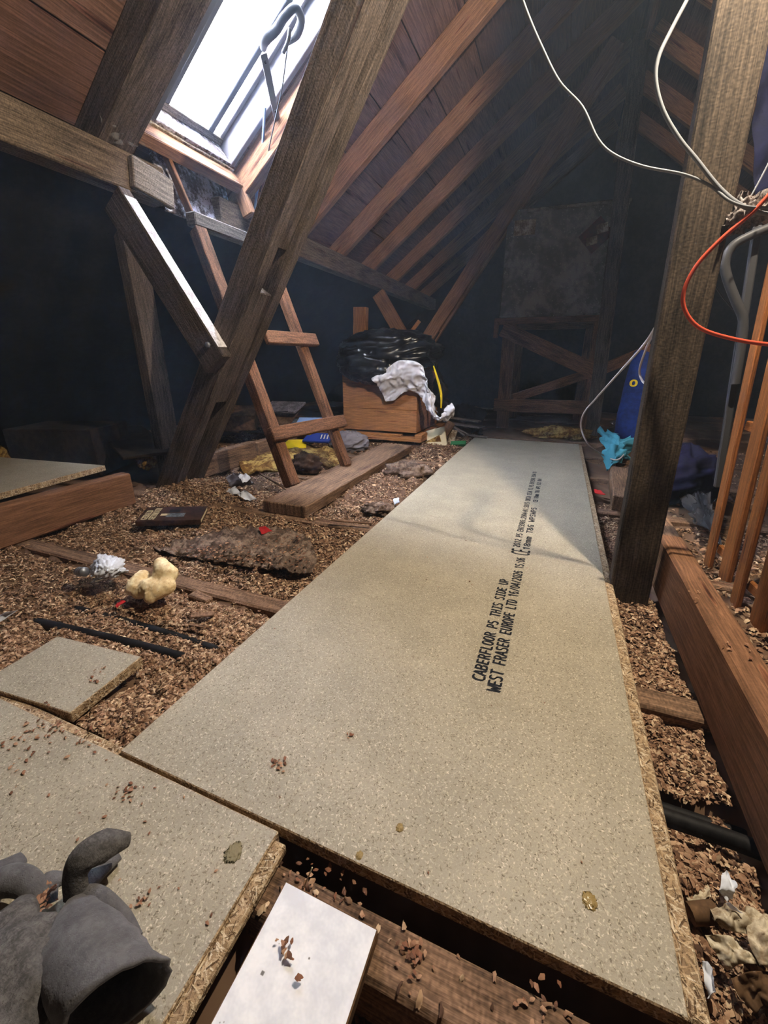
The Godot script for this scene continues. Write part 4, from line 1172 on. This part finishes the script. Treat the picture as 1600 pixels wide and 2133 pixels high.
func objects_far():
	# bee hive box
	var z := -2.15
	var h := thing("hive_box", Vector3(-0.55, 0.0, z - 0.23), "orange pine bee hive box on a base, draped with plastic", "hive box")
	block("base_board", Vector3(-0.83, 0.0, z - 0.50), Vector3(-0.255, 0.018, z + 0.06), M.pine, h)
	block("base_rail", Vector3(-0.83, 0.018, z - 0.50), Vector3(-0.795, 0.042, z + 0.05), M.pine, h)
	block("base_rail", Vector3(-0.30, 0.018, z - 0.50), Vector3(-0.255, 0.042, z + 0.05), M.pine, h)
	block("entrance_block", Vector3(-0.795, 0.018, z - 0.03), Vector3(-0.40, 0.032, z + 0.012), M.pine, h)
	block("front_plank", Vector3(-0.79, 0.044, z - 0.02), Vector3(-0.305, 0.175, z), M.pine, h)
	block("front_plank", Vector3(-0.79, 0.176, z - 0.02), Vector3(-0.305, 0.40, z), M.pine, h)
	block("side_panel", Vector3(-0.79, 0.044, z - 0.46), Vector3(-0.77, 0.40, z - 0.0205), M.pine, h)
	block("side_panel", Vector3(-0.325, 0.044, z - 0.46), Vector3(-0.305, 0.40, z - 0.0205), M.pine, h)
	block("back_panel", Vector3(-0.769, 0.044, z - 0.46), Vector3(-0.326, 0.40, z - 0.44), M.pine, h)
	block("crown_board", Vector3(-0.79, 0.4005, z - 0.46), Vector3(-0.305, 0.41, z), M.pine, h)
	# black sack over it
	var b := thing("black_sack", Vector3(-0.55, 0.41, z - 0.2), "glossy black plastic sack slumped over the bee hive box", "sack")
	put("sack_body", blob_mesh(Vector3(0.29, 0.115, 0.24), 0.22, 1.7, 71, -0.10, true, 40, 56), M.black_plastic, b, at_(Vector3(-0.545, 0.505, z - 0.17)))
	put("sack_fold", blob_mesh(Vector3(0.175, 0.095, 0.08), 0.25, 2.0, 73, -1e9, true, 34, 48), M.black_plastic, b, Transform3D(Basis(Vector3(0, 0, 1), -0.12), Vector3(-0.61, 0.43, z + 0.025)))
	var tail := cloth("sack_tail", [[Vector3(-0.419, 0.537, -2.3), Vector3(-0.283, 0.507, -2.2), Vector3(-0.202, 0.431, -2.12)], [Vector3(-0.327, 0.47, -2.4), Vector3(-0.236, 0.403, -2.25), Vector3(-0.163, 0.356, -2.12)], [Vector3(-0.289, 0.341, -2.45), Vector3(-0.207, 0.293, -2.3), Vector3(-0.136, 0.273, -2.14)], [Vector3(-0.314, 0.177, -2.45), Vector3(-0.215, 0.178, -2.32), Vector3(-0.109, 0.193, -2.16)]], 7, 0.03, 9.0, 0.003, 75, M.black_plastic, b)
	tube("draw_tape", [Vector3(-0.204, 0.426, -2.11), Vector3(-0.173, 0.344, -2.11), Vector3(-0.153, 0.275, -2.11), Vector3(-0.15, 0.202, -2.11)], [0.004, 0.008, 0.008, 0.005], M.yellow, b, 6, 4)
	# white plastic sheet
	var w := cloth("white_plastic_sheet", [[Vector3(-0.561, 0.357, -2.06), Vector3(-0.477, 0.4, -2.06), Vector3(-0.397, 0.451, -2.06), Vector3(-0.302, 0.451, -2.06), Vector3(-0.252, 0.427, -2.06)], [Vector3(-0.531, 0.331, -2.06), Vector3(-0.442, 0.359, -2.06), Vector3(-0.356, 0.393, -2.06), Vector3(-0.273, 0.402, -2.06), Vector3(-0.228, 0.357, -2.06)], [Vector3(-0.521, 0.304, -2.08), Vector3(-0.432, 0.338, -2.08), Vector3(-0.351, 0.344, -2.08), Vector3(-0.266, 0.33, -2.08), Vector3(-0.212, 0.293, -2.08)], [Vector3(-0.505, 0.265, -2.1), Vector3(-0.427, 0.286, -2.1), Vector3(-0.357, 0.307, -2.1), Vector3(-0.282, 0.288, -2.1), Vector3(-0.195, 0.222, -2.1)], [Vector3(-0.485, 0.221, -2.11), Vector3(-0.431, 0.234, -2.11), Vector3(-0.372, 0.279, -2.11), Vector3(-0.296, 0.271, -2.11), Vector3(-0.168, 0.169, -2.11)]], 9, 0.014, 16.0, 0.0012, 83, M.white_plastic, self)
	tag(w, "white translucent plastic sheet hanging over the hive box front", "plastic sheet")
	w = cloth("white_plastic_sheet", [[Vector3(-0.247, 0.33, -2.09), Vector3(-0.204, 0.294, -2.08), Vector3(-0.178, 0.268, -2.09)], [Vector3(-0.252, 0.231, -2.1), Vector3(-0.2, 0.21, -2.06), Vector3(-0.178, 0.204, -2.08)], [Vector3(-0.207, 0.171, -2.08), Vector3(-0.153, 0.152, -2.04), Vector3(-0.137, 0.16, -2.06)], [Vector3(-0.141, 0.131, -2.08), Vector3(-0.111, 0.164, -2.04), Vector3(-0.118, 0.208, -2.06)], [Vector3(-0.071, 0.156, -2.08), Vector3(-0.055, 0.208, -2.04), Vector3(-0.082, 0.24, -2.06)]], 8, 0.014, 20.0, 0.0012, 85, M.white_plastic, self)
	tag(w, "crumpled tail of white plastic trailing beside the hive box", "plastic sheet")
	w = cloth("white_scrap", [[Vector3(-0.783, 0.45, -2.1), Vector3(-0.744, 0.461, -2.1)], [Vector3(-0.723, 0.413, -2.08), Vector3(-0.704, 0.419, -2.08)], [Vector3(-0.699, 0.37, -2.08), Vector3(-0.673, 0.397, -2.08)]], 5, 0.006, 24.0, 0.001, 87, M.white_plastic, self)
	tag(w, "small white plastic flap sticking out under the black sack", "scrap")
	# two timber stubs behind the sack
	var o := timber("timber_stub", Vector3(-0.934, 0.809, -2.75), Vector3(-0.95, 0.421, -2.75), 0.05, 0.10, M.pine, self, Vector3.RIGHT)
	tag(o, "short upright orange timber with a slanted top behind the sack", "timber")
	o = timber("lath", Vector3(-0.531, 0.64, -2.7), Vector3(-0.478, 0.704, -2.7), 0.012, 0.025, M.pine, self)
	tag(o, "thin splintered lath sticking up beside the far double strut", "lath")
	# water tank
	var tk := thing("water_tank", Vector3(0.33, 0.73, -3.3), "large grey speckled water tank on a timber stand", "water tank")
	var tb := Basis(Vector3.UP, 0.05)
	var tx := Transform3D(tb, Vector3(0.335, 1.035, -3.33))
	var wall := 0.02
	for q in [[Vector3(0.69, 0.60, wall), Vector3(0, 0, 0.32), "tank_side"], [Vector3(0.69, 0.60, wall), Vector3(0, 0, -0.32), "tank_side"], [Vector3(wall, 0.60, 0.62), Vector3(-0.335, 0, 0), "tank_side"], [Vector3(wall, 0.60, 0.62), Vector3(0.335, 0, 0), "tank_side"], [Vector3(0.69, wall, 0.66), Vector3(0, -0.30, 0), "tank_bottom"]]:
		put(q[2], boxm(q[0], 0.006), M.tank, tk, tx * at_(q[1]))
	put("lid", boxm(Vector3(0.71, 0.018, 0.68), 0.004), M.tank, tk, tx * at_(Vector3(0, 0.305, 0)))
	var lbl := put("label", boxm(Vector3(0.15, 0.13, 0.002), 0.0005), M.label_red, tk, tx * Transform3D(Basis(Vector3(0, 0, 1), 0.75), Vector3(0.19, 0.14, 0.331)))
	for q in [[Vector3(0.062, 0.050, 0.001), Vector3(0.030, 0.034, 0.0012)], [Vector3(0.062, 0.044, 0.001), Vector3(-0.020, -0.030, 0.0012)]]:
		put("label_print", boxm(q[0], 0.0003), M.paper_old, lbl, tx * Transform3D(Basis(Vector3(0, 0, 1), 0.2), Vector3(0.19, 0.14, 0.333) + q[1]))
	put("label", boxm(Vector3(0.13, 0.085, 0.002), 0.0005), M.paper_old, tk, tx * at_(Vector3(-0.235, 0.215, 0.331)))
	# its stand
	var s := thing("tank_stand", Vector3(0.35, -0.018, -3.1), "rough cross-braced timber stand under the water tank", "stand")
	timber("leg", Vector3(0.10, -0.018, -2.98), Vector3(0.085, 0.69, -2.98), 0.05, 0.085, M.ladder, s, Vector3.RIGHT)
	timber("leg", Vector3(0.10, -0.018, -3.62), Vector3(0.085, 0.69, -3.62), 0.05, 0.085, M.ladder, s, Vector3.RIGHT)
	timber("leg", Vector3(0.63, -0.018, -3.62), Vector3(0.63, 0.69, -3.62), 0.05, 0.085, M.ladder, s, Vector3.RIGHT)
	timber("leg", Vector3(0.66, -0.018, -3.02), Vector3(0.65, 0.69, -3.02), 0.05, 0.085, M.ladder, s, Vector3.RIGHT)
	timber("bearer", Vector3(-0.02, 0.705, -2.99), Vector3(0.70, 0.705, -2.99), 0.06, 0.04, M.ladder, s)
	timber("bearer", Vector3(-0.02, 0.705, -3.60), Vector3(0.70, 0.705, -3.60), 0.06, 0.04, M.ladder, s)
	timber("brace", Vector3(0.04, 0.655, -2.935), Vector3(0.68, 0.375, -2.935), 0.02, 0.095, M.ladder, s)
	timber("brace", Vector3(0.66, 0.385, -2.955), Vector3(0.16, 0.20, -2.955), 0.02, 0.06, M.ladder, s)
	timber("brace", Vector3(0.70, 0.40, -2.965), Vector3(1.05, 0.56, -2.965), 0.02, 0.07, M.ladder, s)
	timber("rail", Vector3(0.03, 0.150, -2.935), Vector3(0.64, 0.155, -2.935), 0.02, 0.088, M.ladder, s)
	timber("cleat", Vector3(0.0, 0.60, -2.94), Vector3(0.0, 0.70, -2.94), 0.03, 0.03, M.ladder, s, Vector3.RIGHT)
	# old books and laths right of the hive
	var bk := [[Vector3(-0.19, -0.001, -2.2), Vector3(0.12, 0.15, 0.012), 0.3, 0.4, M.page, "opened old book leaning at the hive base"], [Vector3(-0.16, 0.031, -2.25), Vector3(0.05, 0.17, 0.03), -0.5, 0.3, M.card, "brown leaning book spine beside the opened book"], [Vector3(-0.204, -0.022, -2.2), Vector3(0.10, 0.07, 0.02), 0.5, 0.2, M.wool, "yellowed book lying in front of the opened book"],
		[Vector3(-0.12, 0.005, -2.3), Vector3(0.04, 0.10, 0.012), -0.2, 0.3, M.paper_old, "cream card standing beside the leaning book"], [Vector3(-0.058, -0.009, -2.2), Vector3(0.09, 0.03, 0.02), 0.1, 0.9, M.green, "green folded packet near the long chipboard's far corner"]]
	for q in bk:
		var e := put("old_book", boxm(q[1], 0.002), q[4], self, Transform3D(Basis(Vector3(0, 0, 1), q[2]) * Basis(Vector3.RIGHT, -q[3]), q[0]))
		tag(e, q[5], "book", "old books beside the hive box")
	var ls := [[Vector3(-0.193, 0.068, -2.5), Vector3(0.036, 0.057, -2.45), 0.10, "wide weathered lath in the pile beyond the hive"], [Vector3(-0.179, 0.1, -2.5), Vector3(0.018, 0.092, -2.45), 0.05, "upper weathered lath in the pile beyond the hive"], [Vector3(-0.137, 0.06, -2.4), Vector3(-0.042, 0.015, -2.4), 0.02, "thin pale lath sloping down from the pile"], [Vector3(-0.169, 0.083, -2.4), Vector3(-0.053, 0.013, -2.35), 0.015, "second thin pale lath sloping down from the pile"], [Vector3(-0.051, 0.014, -2.4), Vector3(0.078, 0.002, -2.4), 0.04, "flat pale lath at the foot of the pile"]]
	for q in ls:
		tag(timber("lath", q[0], q[1], q[2], 0.008, M.grey_wood, self), q[3], "lath", "pile of laths beyond the hive")
	o = cloth("dark_sack", [[Vector3(-0.264, 0.171, -2.7), Vector3(-0.141, 0.188, -2.75), Vector3(0.004, 0.14, -2.8)], [Vector3(-0.218, 0.086, -2.6), Vector3(-0.092, 0.097, -2.62), Vector3(0.011, 0.053, -2.7)], [Vector3(-0.142, 0.024, -2.5), Vector3(-0.032, 0.031, -2.5), Vector3(0.033, -0.012, -2.6)]], 7, 0.05, 8.0, 0.003, 93, M.felt_black, self)
	tag(o, "black crumpled sheet behind the pile of laths", "sheet")
	# the far end of the chipboard: yellowish wool
	o = put("glass_wool", blob_mesh(Vector3(0.20, 0.045, 0.09), 0.4, 1.5, 95, -0.04), M.wool, self, at_(Vector3(0.494, -0.005, -2.785)))
	tag(o, "dull yellow glass wool past the long chipboard's far end", "glass wool")
	# blue bag
	var bl := thing("blue_bag", Vector3(0.925, 0.0, -2.42), "blue woven bag with yellow lettering standing behind the cable post", "bag")
	put("bag_body", hollow_bag(), M.blue, bl, Transform3D(Basis().scaled(Vector3(1.2, 1.15, 1.2)), Vector3(0.925, 0.06, -2.42)))
	put("contents", blob_mesh(Vector3(0.06, 0.08, 0.05), 0.2, 1.5, 97), M.paper_old, bl, at_(Vector3(0.945, 0.47, -2.38)))
	lettering("lettering", "ons", 0.12, 0.036, Transform3D(Basis(Vector3(0.96, -0.03, 0.25).normalized(), Vector3(0.03, 1, 0), Vector3(-0.25, 0, 0.96)).orthonormalized(), Vector3(0.790, 0.345, -2.345)), M.yellow, bl, "Droid Sans")
	var nv := put("navy_sack", blob_mesh(Vector3(0.10, 0.10, 0.12), 0.3, 1.5, 99, -0.08, true), M.navy, self, at_(Vector3(0.90, 0.06, -1.50)))
	tag(nv, "dark blue sack slumped on the floor behind the cable post", "sack")
	# teal cloth and string
	var tc := cloth("teal_cloth", [[Vector3(0.668, 0.1, -2.367), Vector3(0.714, 0.11, -2.298), Vector3(0.739, 0.12, -2.047), Vector3(0.819, 0.12, -2.08)], [Vector3(0.683, 0.07, -2.23), Vector3(0.711, 0.1, -2.088), Vector3(0.751, 0.1, -1.993), Vector3(0.828, 0.1, -2.065)], [Vector3(0.691, 0.03, -2.069), Vector3(0.72, 0.07, -1.97), Vector3(0.764, 0.06, -1.968), Vector3(0.832, 0.06, -2.094)], [Vector3(0.69, 0.01, -1.958), Vector3(0.727, 0.03, -1.911), Vector3(0.768, 0.03, -1.928), Vector3(0.813, 0.03, -2.001)], [Vector3(0.7, 0, -1.863), Vector3(0.738, 0.01, -1.903), Vector3(0.786, 0, -2), Vector3(0.821, 0, -1.993)]], 6, 0.035, 12.0, 0.0015, 101, M.teal, self)
	tag(tc, "crumpled teal cloth on the floor behind the cable post", "cloth")
	var sg := thing("string_bundle", Vector3(0.845, 0.05, -2.832), "tangled bundle of pale string above the teal cloth", "string")
	for k in 6:
		tube("strand", [Vector3(0.805, 0.06, -3.023) + Vector3(0.004 * k, 0.003 * k, 0.01 * k), Vector3(0.811, 0.08, -2.688) + Vector3(0, 0.006 * k, 0.0), Vector3(0.891, 0.06, -3.008) + Vector3(0.01 * k, 0.004 * k, 0), Vector3(0.897, 0.05, -2.853) + Vector3(0.01 * k, 0, 0.006 * k), Vector3(0.836, 0.04, -2.73) + Vector3(0.004 * k, 0, 0.01 * k)], 0.004, M.mat_grey, sg, 6, 4)
	o = timber("timber_offcut", Vector3(0.727, 0.02, -1.672), Vector3(0.7, 0.01, -1.268), 0.07, 0.05, M.joist, self)
	tag(o, "pale timber offcut lying just past the cable post", "timber")
	o = cloth("red_scrap", [[Vector3(0.625, -0.01, -1.495), Vector3(0.644, 0, -1.455)], [Vector3(0.627, -0.01, -1.431), Vector3(0.658, 0, -1.397)]], 5, 0.004, 40.0, 0.0008, 107, M.red, self)
	tag(o, "small dark red wrapper beside the long chipboard's shaded edge", "scrap")
	# stacked ladder sections at the edge of the picture
	for k in 2:
		var dz := 0.19 * k
		var sl := thing("slatted_frame", Vector3(0.86, -0.02, -0.90 + dz), ["pair of orange wooden stiles standing closer to the cable post", "pair of orange wooden stiles at the picture's edge"][k], "ladder section", "wooden stiles behind the binder")
		timber("stile", Vector3(0.860, -0.06, -0.945 + dz), Vector3(0.792, 1.05, -0.945 + dz), 0.036, 0.010, M.slat, sl, Vector3.RIGHT)
		timber("stile", Vector3(0.870, -0.06, -0.860 + dz), Vector3(0.802, 1.05, -0.860 + dz), 0.052, 0.012, M.slat, sl, Vector3.RIGHT)
		for q in 4:
			var y := 0.02 + 0.30 * q
			timber("rung", Vector3(0.872 - 0.061 * y, y, -0.944 + dz), Vector3(0.880 - 0.061 * y, y, -0.862 + dz), 0.010, 0.022, M.slat, sl)
	# grey pole and dark heap behind
	o = timber("grey_pole", Vector3(0.849, 0.16, -1), Vector3(0.789, 0.72, -1), 0.012, 0.016, M.pipe_grey, self, Vector3.RIGHT, 0.004)
	tag(o, "slim grey metal pole leaning behind the orange stiles", "pole")
	o = cloth("polythene", [[Vector3(0.869, 0.04, -1.469), Vector3(0.917, 0.06, -1.447), Vector3(0.937, 0.06, -1.308)], [Vector3(0.868, 0.02, -1.305), Vector3(0.892, 0.05, -1.246), Vector3(0.9, 0.05, -1.115)], [Vector3(0.869, -0, -1.179), Vector3(0.869, 0.03, -1.06), Vector3(0.878, 0.03, -0.978)]], 7, 0.03, 14.0, 0.0015, 111, M.polythene, self)
	tag(o, "crumpled dull polythene on the floor beyond the binder", "polythene")
	o = cloth("hanging_sheet", [[Vector3(0.76, 1.252, -1.3), Vector3(0.797, 1.244, -1.3)], [Vector3(0.793, 1.103, -1.3), Vector3(0.85, 1.092, -1.3)], [Vector3(0.822, 0.98, -1.3), Vector3(0.883, 0.97, -1.3)], [Vector3(0.859, 0.858, -1.3), Vector3(0.914, 0.851, -1.3)]], 7, 0.04, 8.0, 0.002, 113, M.navy, self)
	tag(o, "dark blue sheet hanging at the picture's edge above the red cable", "sheet")
	var fc := cloth("crumpled_foil", [[Vector3(0.666, 0.696, -0.735), Vector3(0.68, 0.711, -0.735), Vector3(0.716, 0.716, -0.735), Vector3(0.739, 0.719, -0.735)], [Vector3(0.667, 0.667, -0.715), Vector3(0.684, 0.682, -0.715), Vector3(0.716, 0.688, -0.715), Vector3(0.739, 0.691, -0.715)], [Vector3(0.676, 0.647, -0.735), Vector3(0.694, 0.652, -0.735), Vector3(0.723, 0.663, -0.735), Vector3(0.752, 0.67, -0.735)]], 12, 0.02, 40.0, 0.001, 115, M.foil, self)
	tag(fc, "crumpled silvery lagging wrapped where the cables meet", "lagging")
	# things in the dark eaves
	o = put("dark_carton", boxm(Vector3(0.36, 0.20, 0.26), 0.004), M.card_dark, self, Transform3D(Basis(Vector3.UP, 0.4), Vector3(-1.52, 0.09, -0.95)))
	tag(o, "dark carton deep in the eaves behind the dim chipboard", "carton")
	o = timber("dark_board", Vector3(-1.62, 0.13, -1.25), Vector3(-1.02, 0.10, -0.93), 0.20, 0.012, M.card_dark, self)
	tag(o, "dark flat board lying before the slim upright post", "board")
	o = put("glass_wool", blob_mesh(Vector3(0.035, 0.03, 0.03), 0.5, 2.0, 117), M.wool, self, at_(Vector3(-1.082, 0.064, -0.95)))
	tag(o, "tuft of yellow glass wool by the double strut's foot", "glass wool")
	o = put("glass_wool", blob_mesh(Vector3(0.06, 0.05, 0.05), 0.5, 2.0, 119), M.wool, self, at_(Vector3(-1.687, 0.068, -0.75)))
	tag(o, "dim tuft of yellow glass wool at the picture's left edge", "glass wool")

func hollow_bag() -> ArrayMesh:
	var rows := []
	var prof := [[0.02, -0.045], [0.10, -0.04], [0.125, 0.0], [0.13, 0.10], [0.128, 0.22], [0.120, 0.32], [0.112, 0.36], [0.105, 0.35], [0.11, 0.24], [0.11, 0.10]]
	for i in prof.size():
		var row := []
		for s in 36:
			var a := TAU * s / 36
			var w := 1.0 + 0.10 * fn.get_noise_3d(cos(a) * 1.4, prof[i][1] * 7.0, sin(a) * 1.4)
			row.append(Vector3(cos(a) * prof[i][0] * w, prof[i][1] + 0.03 * cos(a * 2.0 + 1.0) * clampf(prof[i][1] * 3.0, 0, 1), sin(a) * prof[i][0] * w * 0.75))
		rows.append(row)
	return surf(rows, true, 0.05)

# ------------------------------------------------------------------ cables

func cables():
	var c := tube("grey_cable", [Vector3(0.261, 1.119, -0.74), Vector3(0.298, 1.041, -0.72), Vector3(0.322, 0.993, -0.715), Vector3(0.349, 0.946, -0.71), Vector3(0.384, 0.892, -0.705), Vector3(0.425, 0.85, -0.7), Vector3(0.455, 0.802, -0.695), Vector3(0.483, 0.775, -0.69), Vector3(0.529, 0.751, -0.685), Vector3(0.588, 0.731, -0.68), Vector3(0.626, 0.71, -0.675), Vector3(0.655, 0.682, -0.66), Vector3(0.69, 0.671, -0.66), Vector3(0.753, 0.674, -0.68)], 0.0022, M.cable_grey, self, 8, 6)
	tag(c, "grey cable snaking down from the roof and across the post", "cable")
	c = tube("grey_cable", [Vector3(0.57, 1.03, -0.74), Vector3(0.555, 0.971, -0.72), Vector3(0.537, 0.927, -0.71), Vector3(0.525, 0.892, -0.7), Vector3(0.527, 0.861, -0.695), Vector3(0.544, 0.821, -0.69), Vector3(0.572, 0.781, -0.685), Vector3(0.6, 0.749, -0.68), Vector3(0.638, 0.704, -0.67), Vector3(0.669, 0.676, -0.66), Vector3(0.707, 0.664, -0.67), Vector3(0.759, 0.667, -0.69)], 0.0030, M.cable_grey, self, 8, 6)
	tag(c, "thicker grey cable looping down close to the post", "cable")
	c = tube("red_cable", [Vector3(0.731, 0.725, -0.66), Vector3(0.702, 0.69, -0.66), Vector3(0.685, 0.667, -0.66), Vector3(0.652, 0.633, -0.66), Vector3(0.628, 0.599, -0.66), Vector3(0.619, 0.563, -0.66), Vector3(0.628, 0.533, -0.66), Vector3(0.655, 0.507, -0.66), Vector3(0.704, 0.49, -0.66), Vector3(0.756, 0.481, -0.66), Vector3(0.81, 0.479, -0.66)], 0.0033, M.cable_orange, self, 8, 6)
	tag(c, "orange-red cable looping in front of the post", "cable")
	c = tube("grey_pipe", [Vector3(0.856, 0.733, -0.98), Vector3(0.81, 0.713, -0.98), Vector3(0.773, 0.698, -0.98), Vector3(0.75, 0.683, -0.98), Vector3(0.743, 0.655, -0.98), Vector3(0.755, 0.622, -0.98), Vector3(0.782, 0.575, -0.98), Vector3(0.802, 0.541, -0.98), Vector3(0.812, 0.488, -0.98), Vector3(0.82, 0.407, -0.98)], 0.009, M.pipe_grey, self, 10, 5)
	tag(c, "bent grey pipe beside the grey pole", "pipe")
	c = tube("white_cable", [Vector3(0.615, 0.538, -0.755), Vector3(0.613, 0.522, -0.8), Vector3(0.618, 0.489, -0.95), Vector3(0.607, 0.424, -1.2), Vector3(0.575, 0.327, -1.45), Vector3(0.551, 0.265, -1.55), Vector3(0.555, 0.2, -1.62), Vector3(0.593, 0.134, -1.65), Vector3(0.687, 0.03, -1.984), Vector3(0.738, 0.03, -1.884), Vector3(0.79, 0.05, -2.007)], 0.0032, M.cable_white, self, 8, 5)
	tag(c, "white cable sweeping from the post down onto the teal cloth", "cable")
	c = tube("white_cable", [Vector3(0.614, 0.534, -0.76), Vector3(0.62, 0.521, -0.85), Vector3(0.632, 0.479, -1), Vector3(0.642, 0.434, -1.1), Vector3(0.653, 0.407, -1.1), Vector3(0.664, 0.393, -1.05)], 0.0028, M.cable_white, self, 8, 5)
	tag(c, "short loop of white cable close behind the post", "cable")
	c = tube("thin_wire", [Vector3(0.757, 0.818, -0.9), Vector3(0.752, 0.794, -0.9), Vector3(0.744, 0.765, -0.9), Vector3(0.738, 0.746, -0.9)], 0.0016, M.cable_grey, self, 6, 4)
	tag(c, "thin pale wire at the picture's edge above the lagging", "wire")
	c = tube("thin_wire", [Vector3(0.738, 0.615, -1), Vector3(0.76, 0.588, -1), Vector3(0.788, 0.56, -1)], 0.0016, M.pipe_grey, self, 6, 4)
	tag(c, "thin dim wire beside the bent grey pipe", "wire")

# ------------------------------------------------------------------ crumbs and spots on the boards

func crumbs():
	var o := Node3D.new()
	o.name = "wood_crumbs"
	add_child(o)
	tag(o, "scattered brown insulation crumbs on the chipboards", "crumbs", "", "stuff")
	var r := RandomNumberGenerator.new(); r.seed = 77
	var spots := []
	for k in 46:
		spots.append([Vector3(r.randf_range(-0.25, 0.23), 0.0005, r.randf_range(0.01, 0.17)), r.randf_range(0.002, 0.005)])
	for k in 34:
		spots.append([Vector3(r.randf_range(0.02, 0.58), 0.0005, r.randf_range(-1.4, -0.01)), r.randf_range(0.002, 0.0045)])
	for k in 260:
		var a := r.randf()
		var b := r.randf()
		var p: Vector3 = (Vector3(-0.418, 0.004, -0.441)).lerp(Vector3(-0.158, 0.004, -0.666), a).lerp((Vector3(-0.247, 0.006, -0.449)).lerp(Vector3(-0.031, 0.004, -0.509), a), b)
		spots.append([p + Vector3(0, r.randf_range(-0.006, 0.006), 0), r.randf_range(0.004, 0.010)])
	for q in [[Vector3(0.194, 0, -0.059), 14, 0.005], [Vector3(0.254, 0, -0.129), 6, 0.003], [Vector3(0.054, 0, 0.034), 9, 0.006], [Vector3(0.063, 0, 0.034), 8, 0.006], [Vector3(0.16, 0, 0.098), 10, 0.004], [Vector3(-0.113, -0, 0.016), 26, 0.014], [Vector3(-0.145, 0, 0.021), 18, 0.016], [Vector3(-0.05, 0, 0.002), 22, 0.016], [Vector3(-0.154, 0.002, -0.087), 6, 0.006], [Vector3(-0.142, 0.002, -0.073), 7, 0.006], [Vector3(0.298, 0.001, 0.078), 9, 0.003], [Vector3(0.304, 0.001, 0.082), 6, 0.002], [Vector3(0.32, 0.001, 0.09), 2, 0.001], [Vector3(0.399, -0.017, 0.035), 30, 0.007], [Vector3(0.316, -0.017, 0.033), 40, 0.02], [Vector3(0.284, -0.017, 0.022), 20, 0.01], [Vector3(0.5, -0.017, 0.024), 12, 0.008], [Vector3(0.119, 0.02, 0.123), 1, 0.001], [Vector3(0.102, 0.028, 0.136), 26, 0.005], [Vector3(-0.1, 0, 0.066), 12, 0.02], [Vector3(0.2, 0, -1.275), 1, 0.0005], [Vector3(0.249, 0, -1.23), 1, 0.0005], [Vector3(0.703, 0.095, -0.51), 8, 0.01], [Vector3(0.713, 0.093, -0.385), 8, 0.012]]:
		for k in q[1]:
			spots.append([q[0] + Vector3(r.randfn(0, q[2]), 0.0005 + r.randf() * 0.001, r.randfn(0, q[2])), r.randf_range(0.0025, 0.007)])
	var mm := MultiMesh.new()
	mm.transform_format = MultiMesh.TRANSFORM_3D
	mm.use_colors = true
	mm.mesh = flake_mesh(5)
	mm.instance_count = spots.size()
	for i in spots.size():
		var s: float = spots[i][1]
		mm.set_instance_transform(i, Transform3D((Basis(Vector3.UP, r.randf() * TAU) * Basis(Vector3.RIGHT, r.randfn(0, 0.25))).scaled(Vector3(s, s * 0.8, s)), spots[i][0] + Vector3(0, s * 0.1, 0)))
		mm.set_instance_color(i, [Color(0.22, 0.10, 0.06), Color(0.14, 0.07, 0.045), Color(0.40, 0.24, 0.15), Color(0.30, 0.16, 0.10)][r.randi() % 4])
	var mi := MultiMeshInstance3D.new()
	mi.multimesh = mm
	mi.name = "flakes"
	mi.material_override = M.flake
	o.add_child(mi)
	# cobweb in the corner below the rafter
	var web := cloth("cobweb", [[Vector3(-0.84, 1.104, -0.825), Vector3(-0.83, 1.136, -0.889), Vector3(-0.84, 1.178, -0.993)], [Vector3(-0.83, 1.073, -0.831), Vector3(-0.8, 1.088, -0.88), Vector3(-0.82, 1.134, -0.992)], [Vector3(-0.84, 1.044, -0.86), Vector3(-0.83, 1.061, -0.925), Vector3(-0.84, 1.092, -1.026)]], 8, 0.03, 20.0, 0.0003, 141, M.web, self)
	tag(web, "dusty grey cobweb where the dark rafter meets the purlin", "cobweb")
	var lab := ["amber glue spot with glints in the middle of the panel's near edge", "larger amber glue spot by the panel's near corner", "dull brown stain on the panel under the gloves", "tiny glue drip at the panel's near edge"]
	var ps := [Vector3(0.355, 0, -0.046), Vector3(0.535, 0, -0.052), Vector3(0.21, 0, 0.038), Vector3(0.327, 0, -0.007)]
	for k in 4:
		var rad: float = [0.0035, 0.0055, 0.0075, 0.003][k]
		var q := put("glue_spot", blob_mesh(Vector3(rad, 0.0007, rad * 1.2), 0.6, 2.5, 130 + k, 0.0), M.glue if k != 2 else M.stain, self, at_(ps[k] + Vector3(0, 0.0001, 0)))
		tag(q, lab[k], "glue spot")
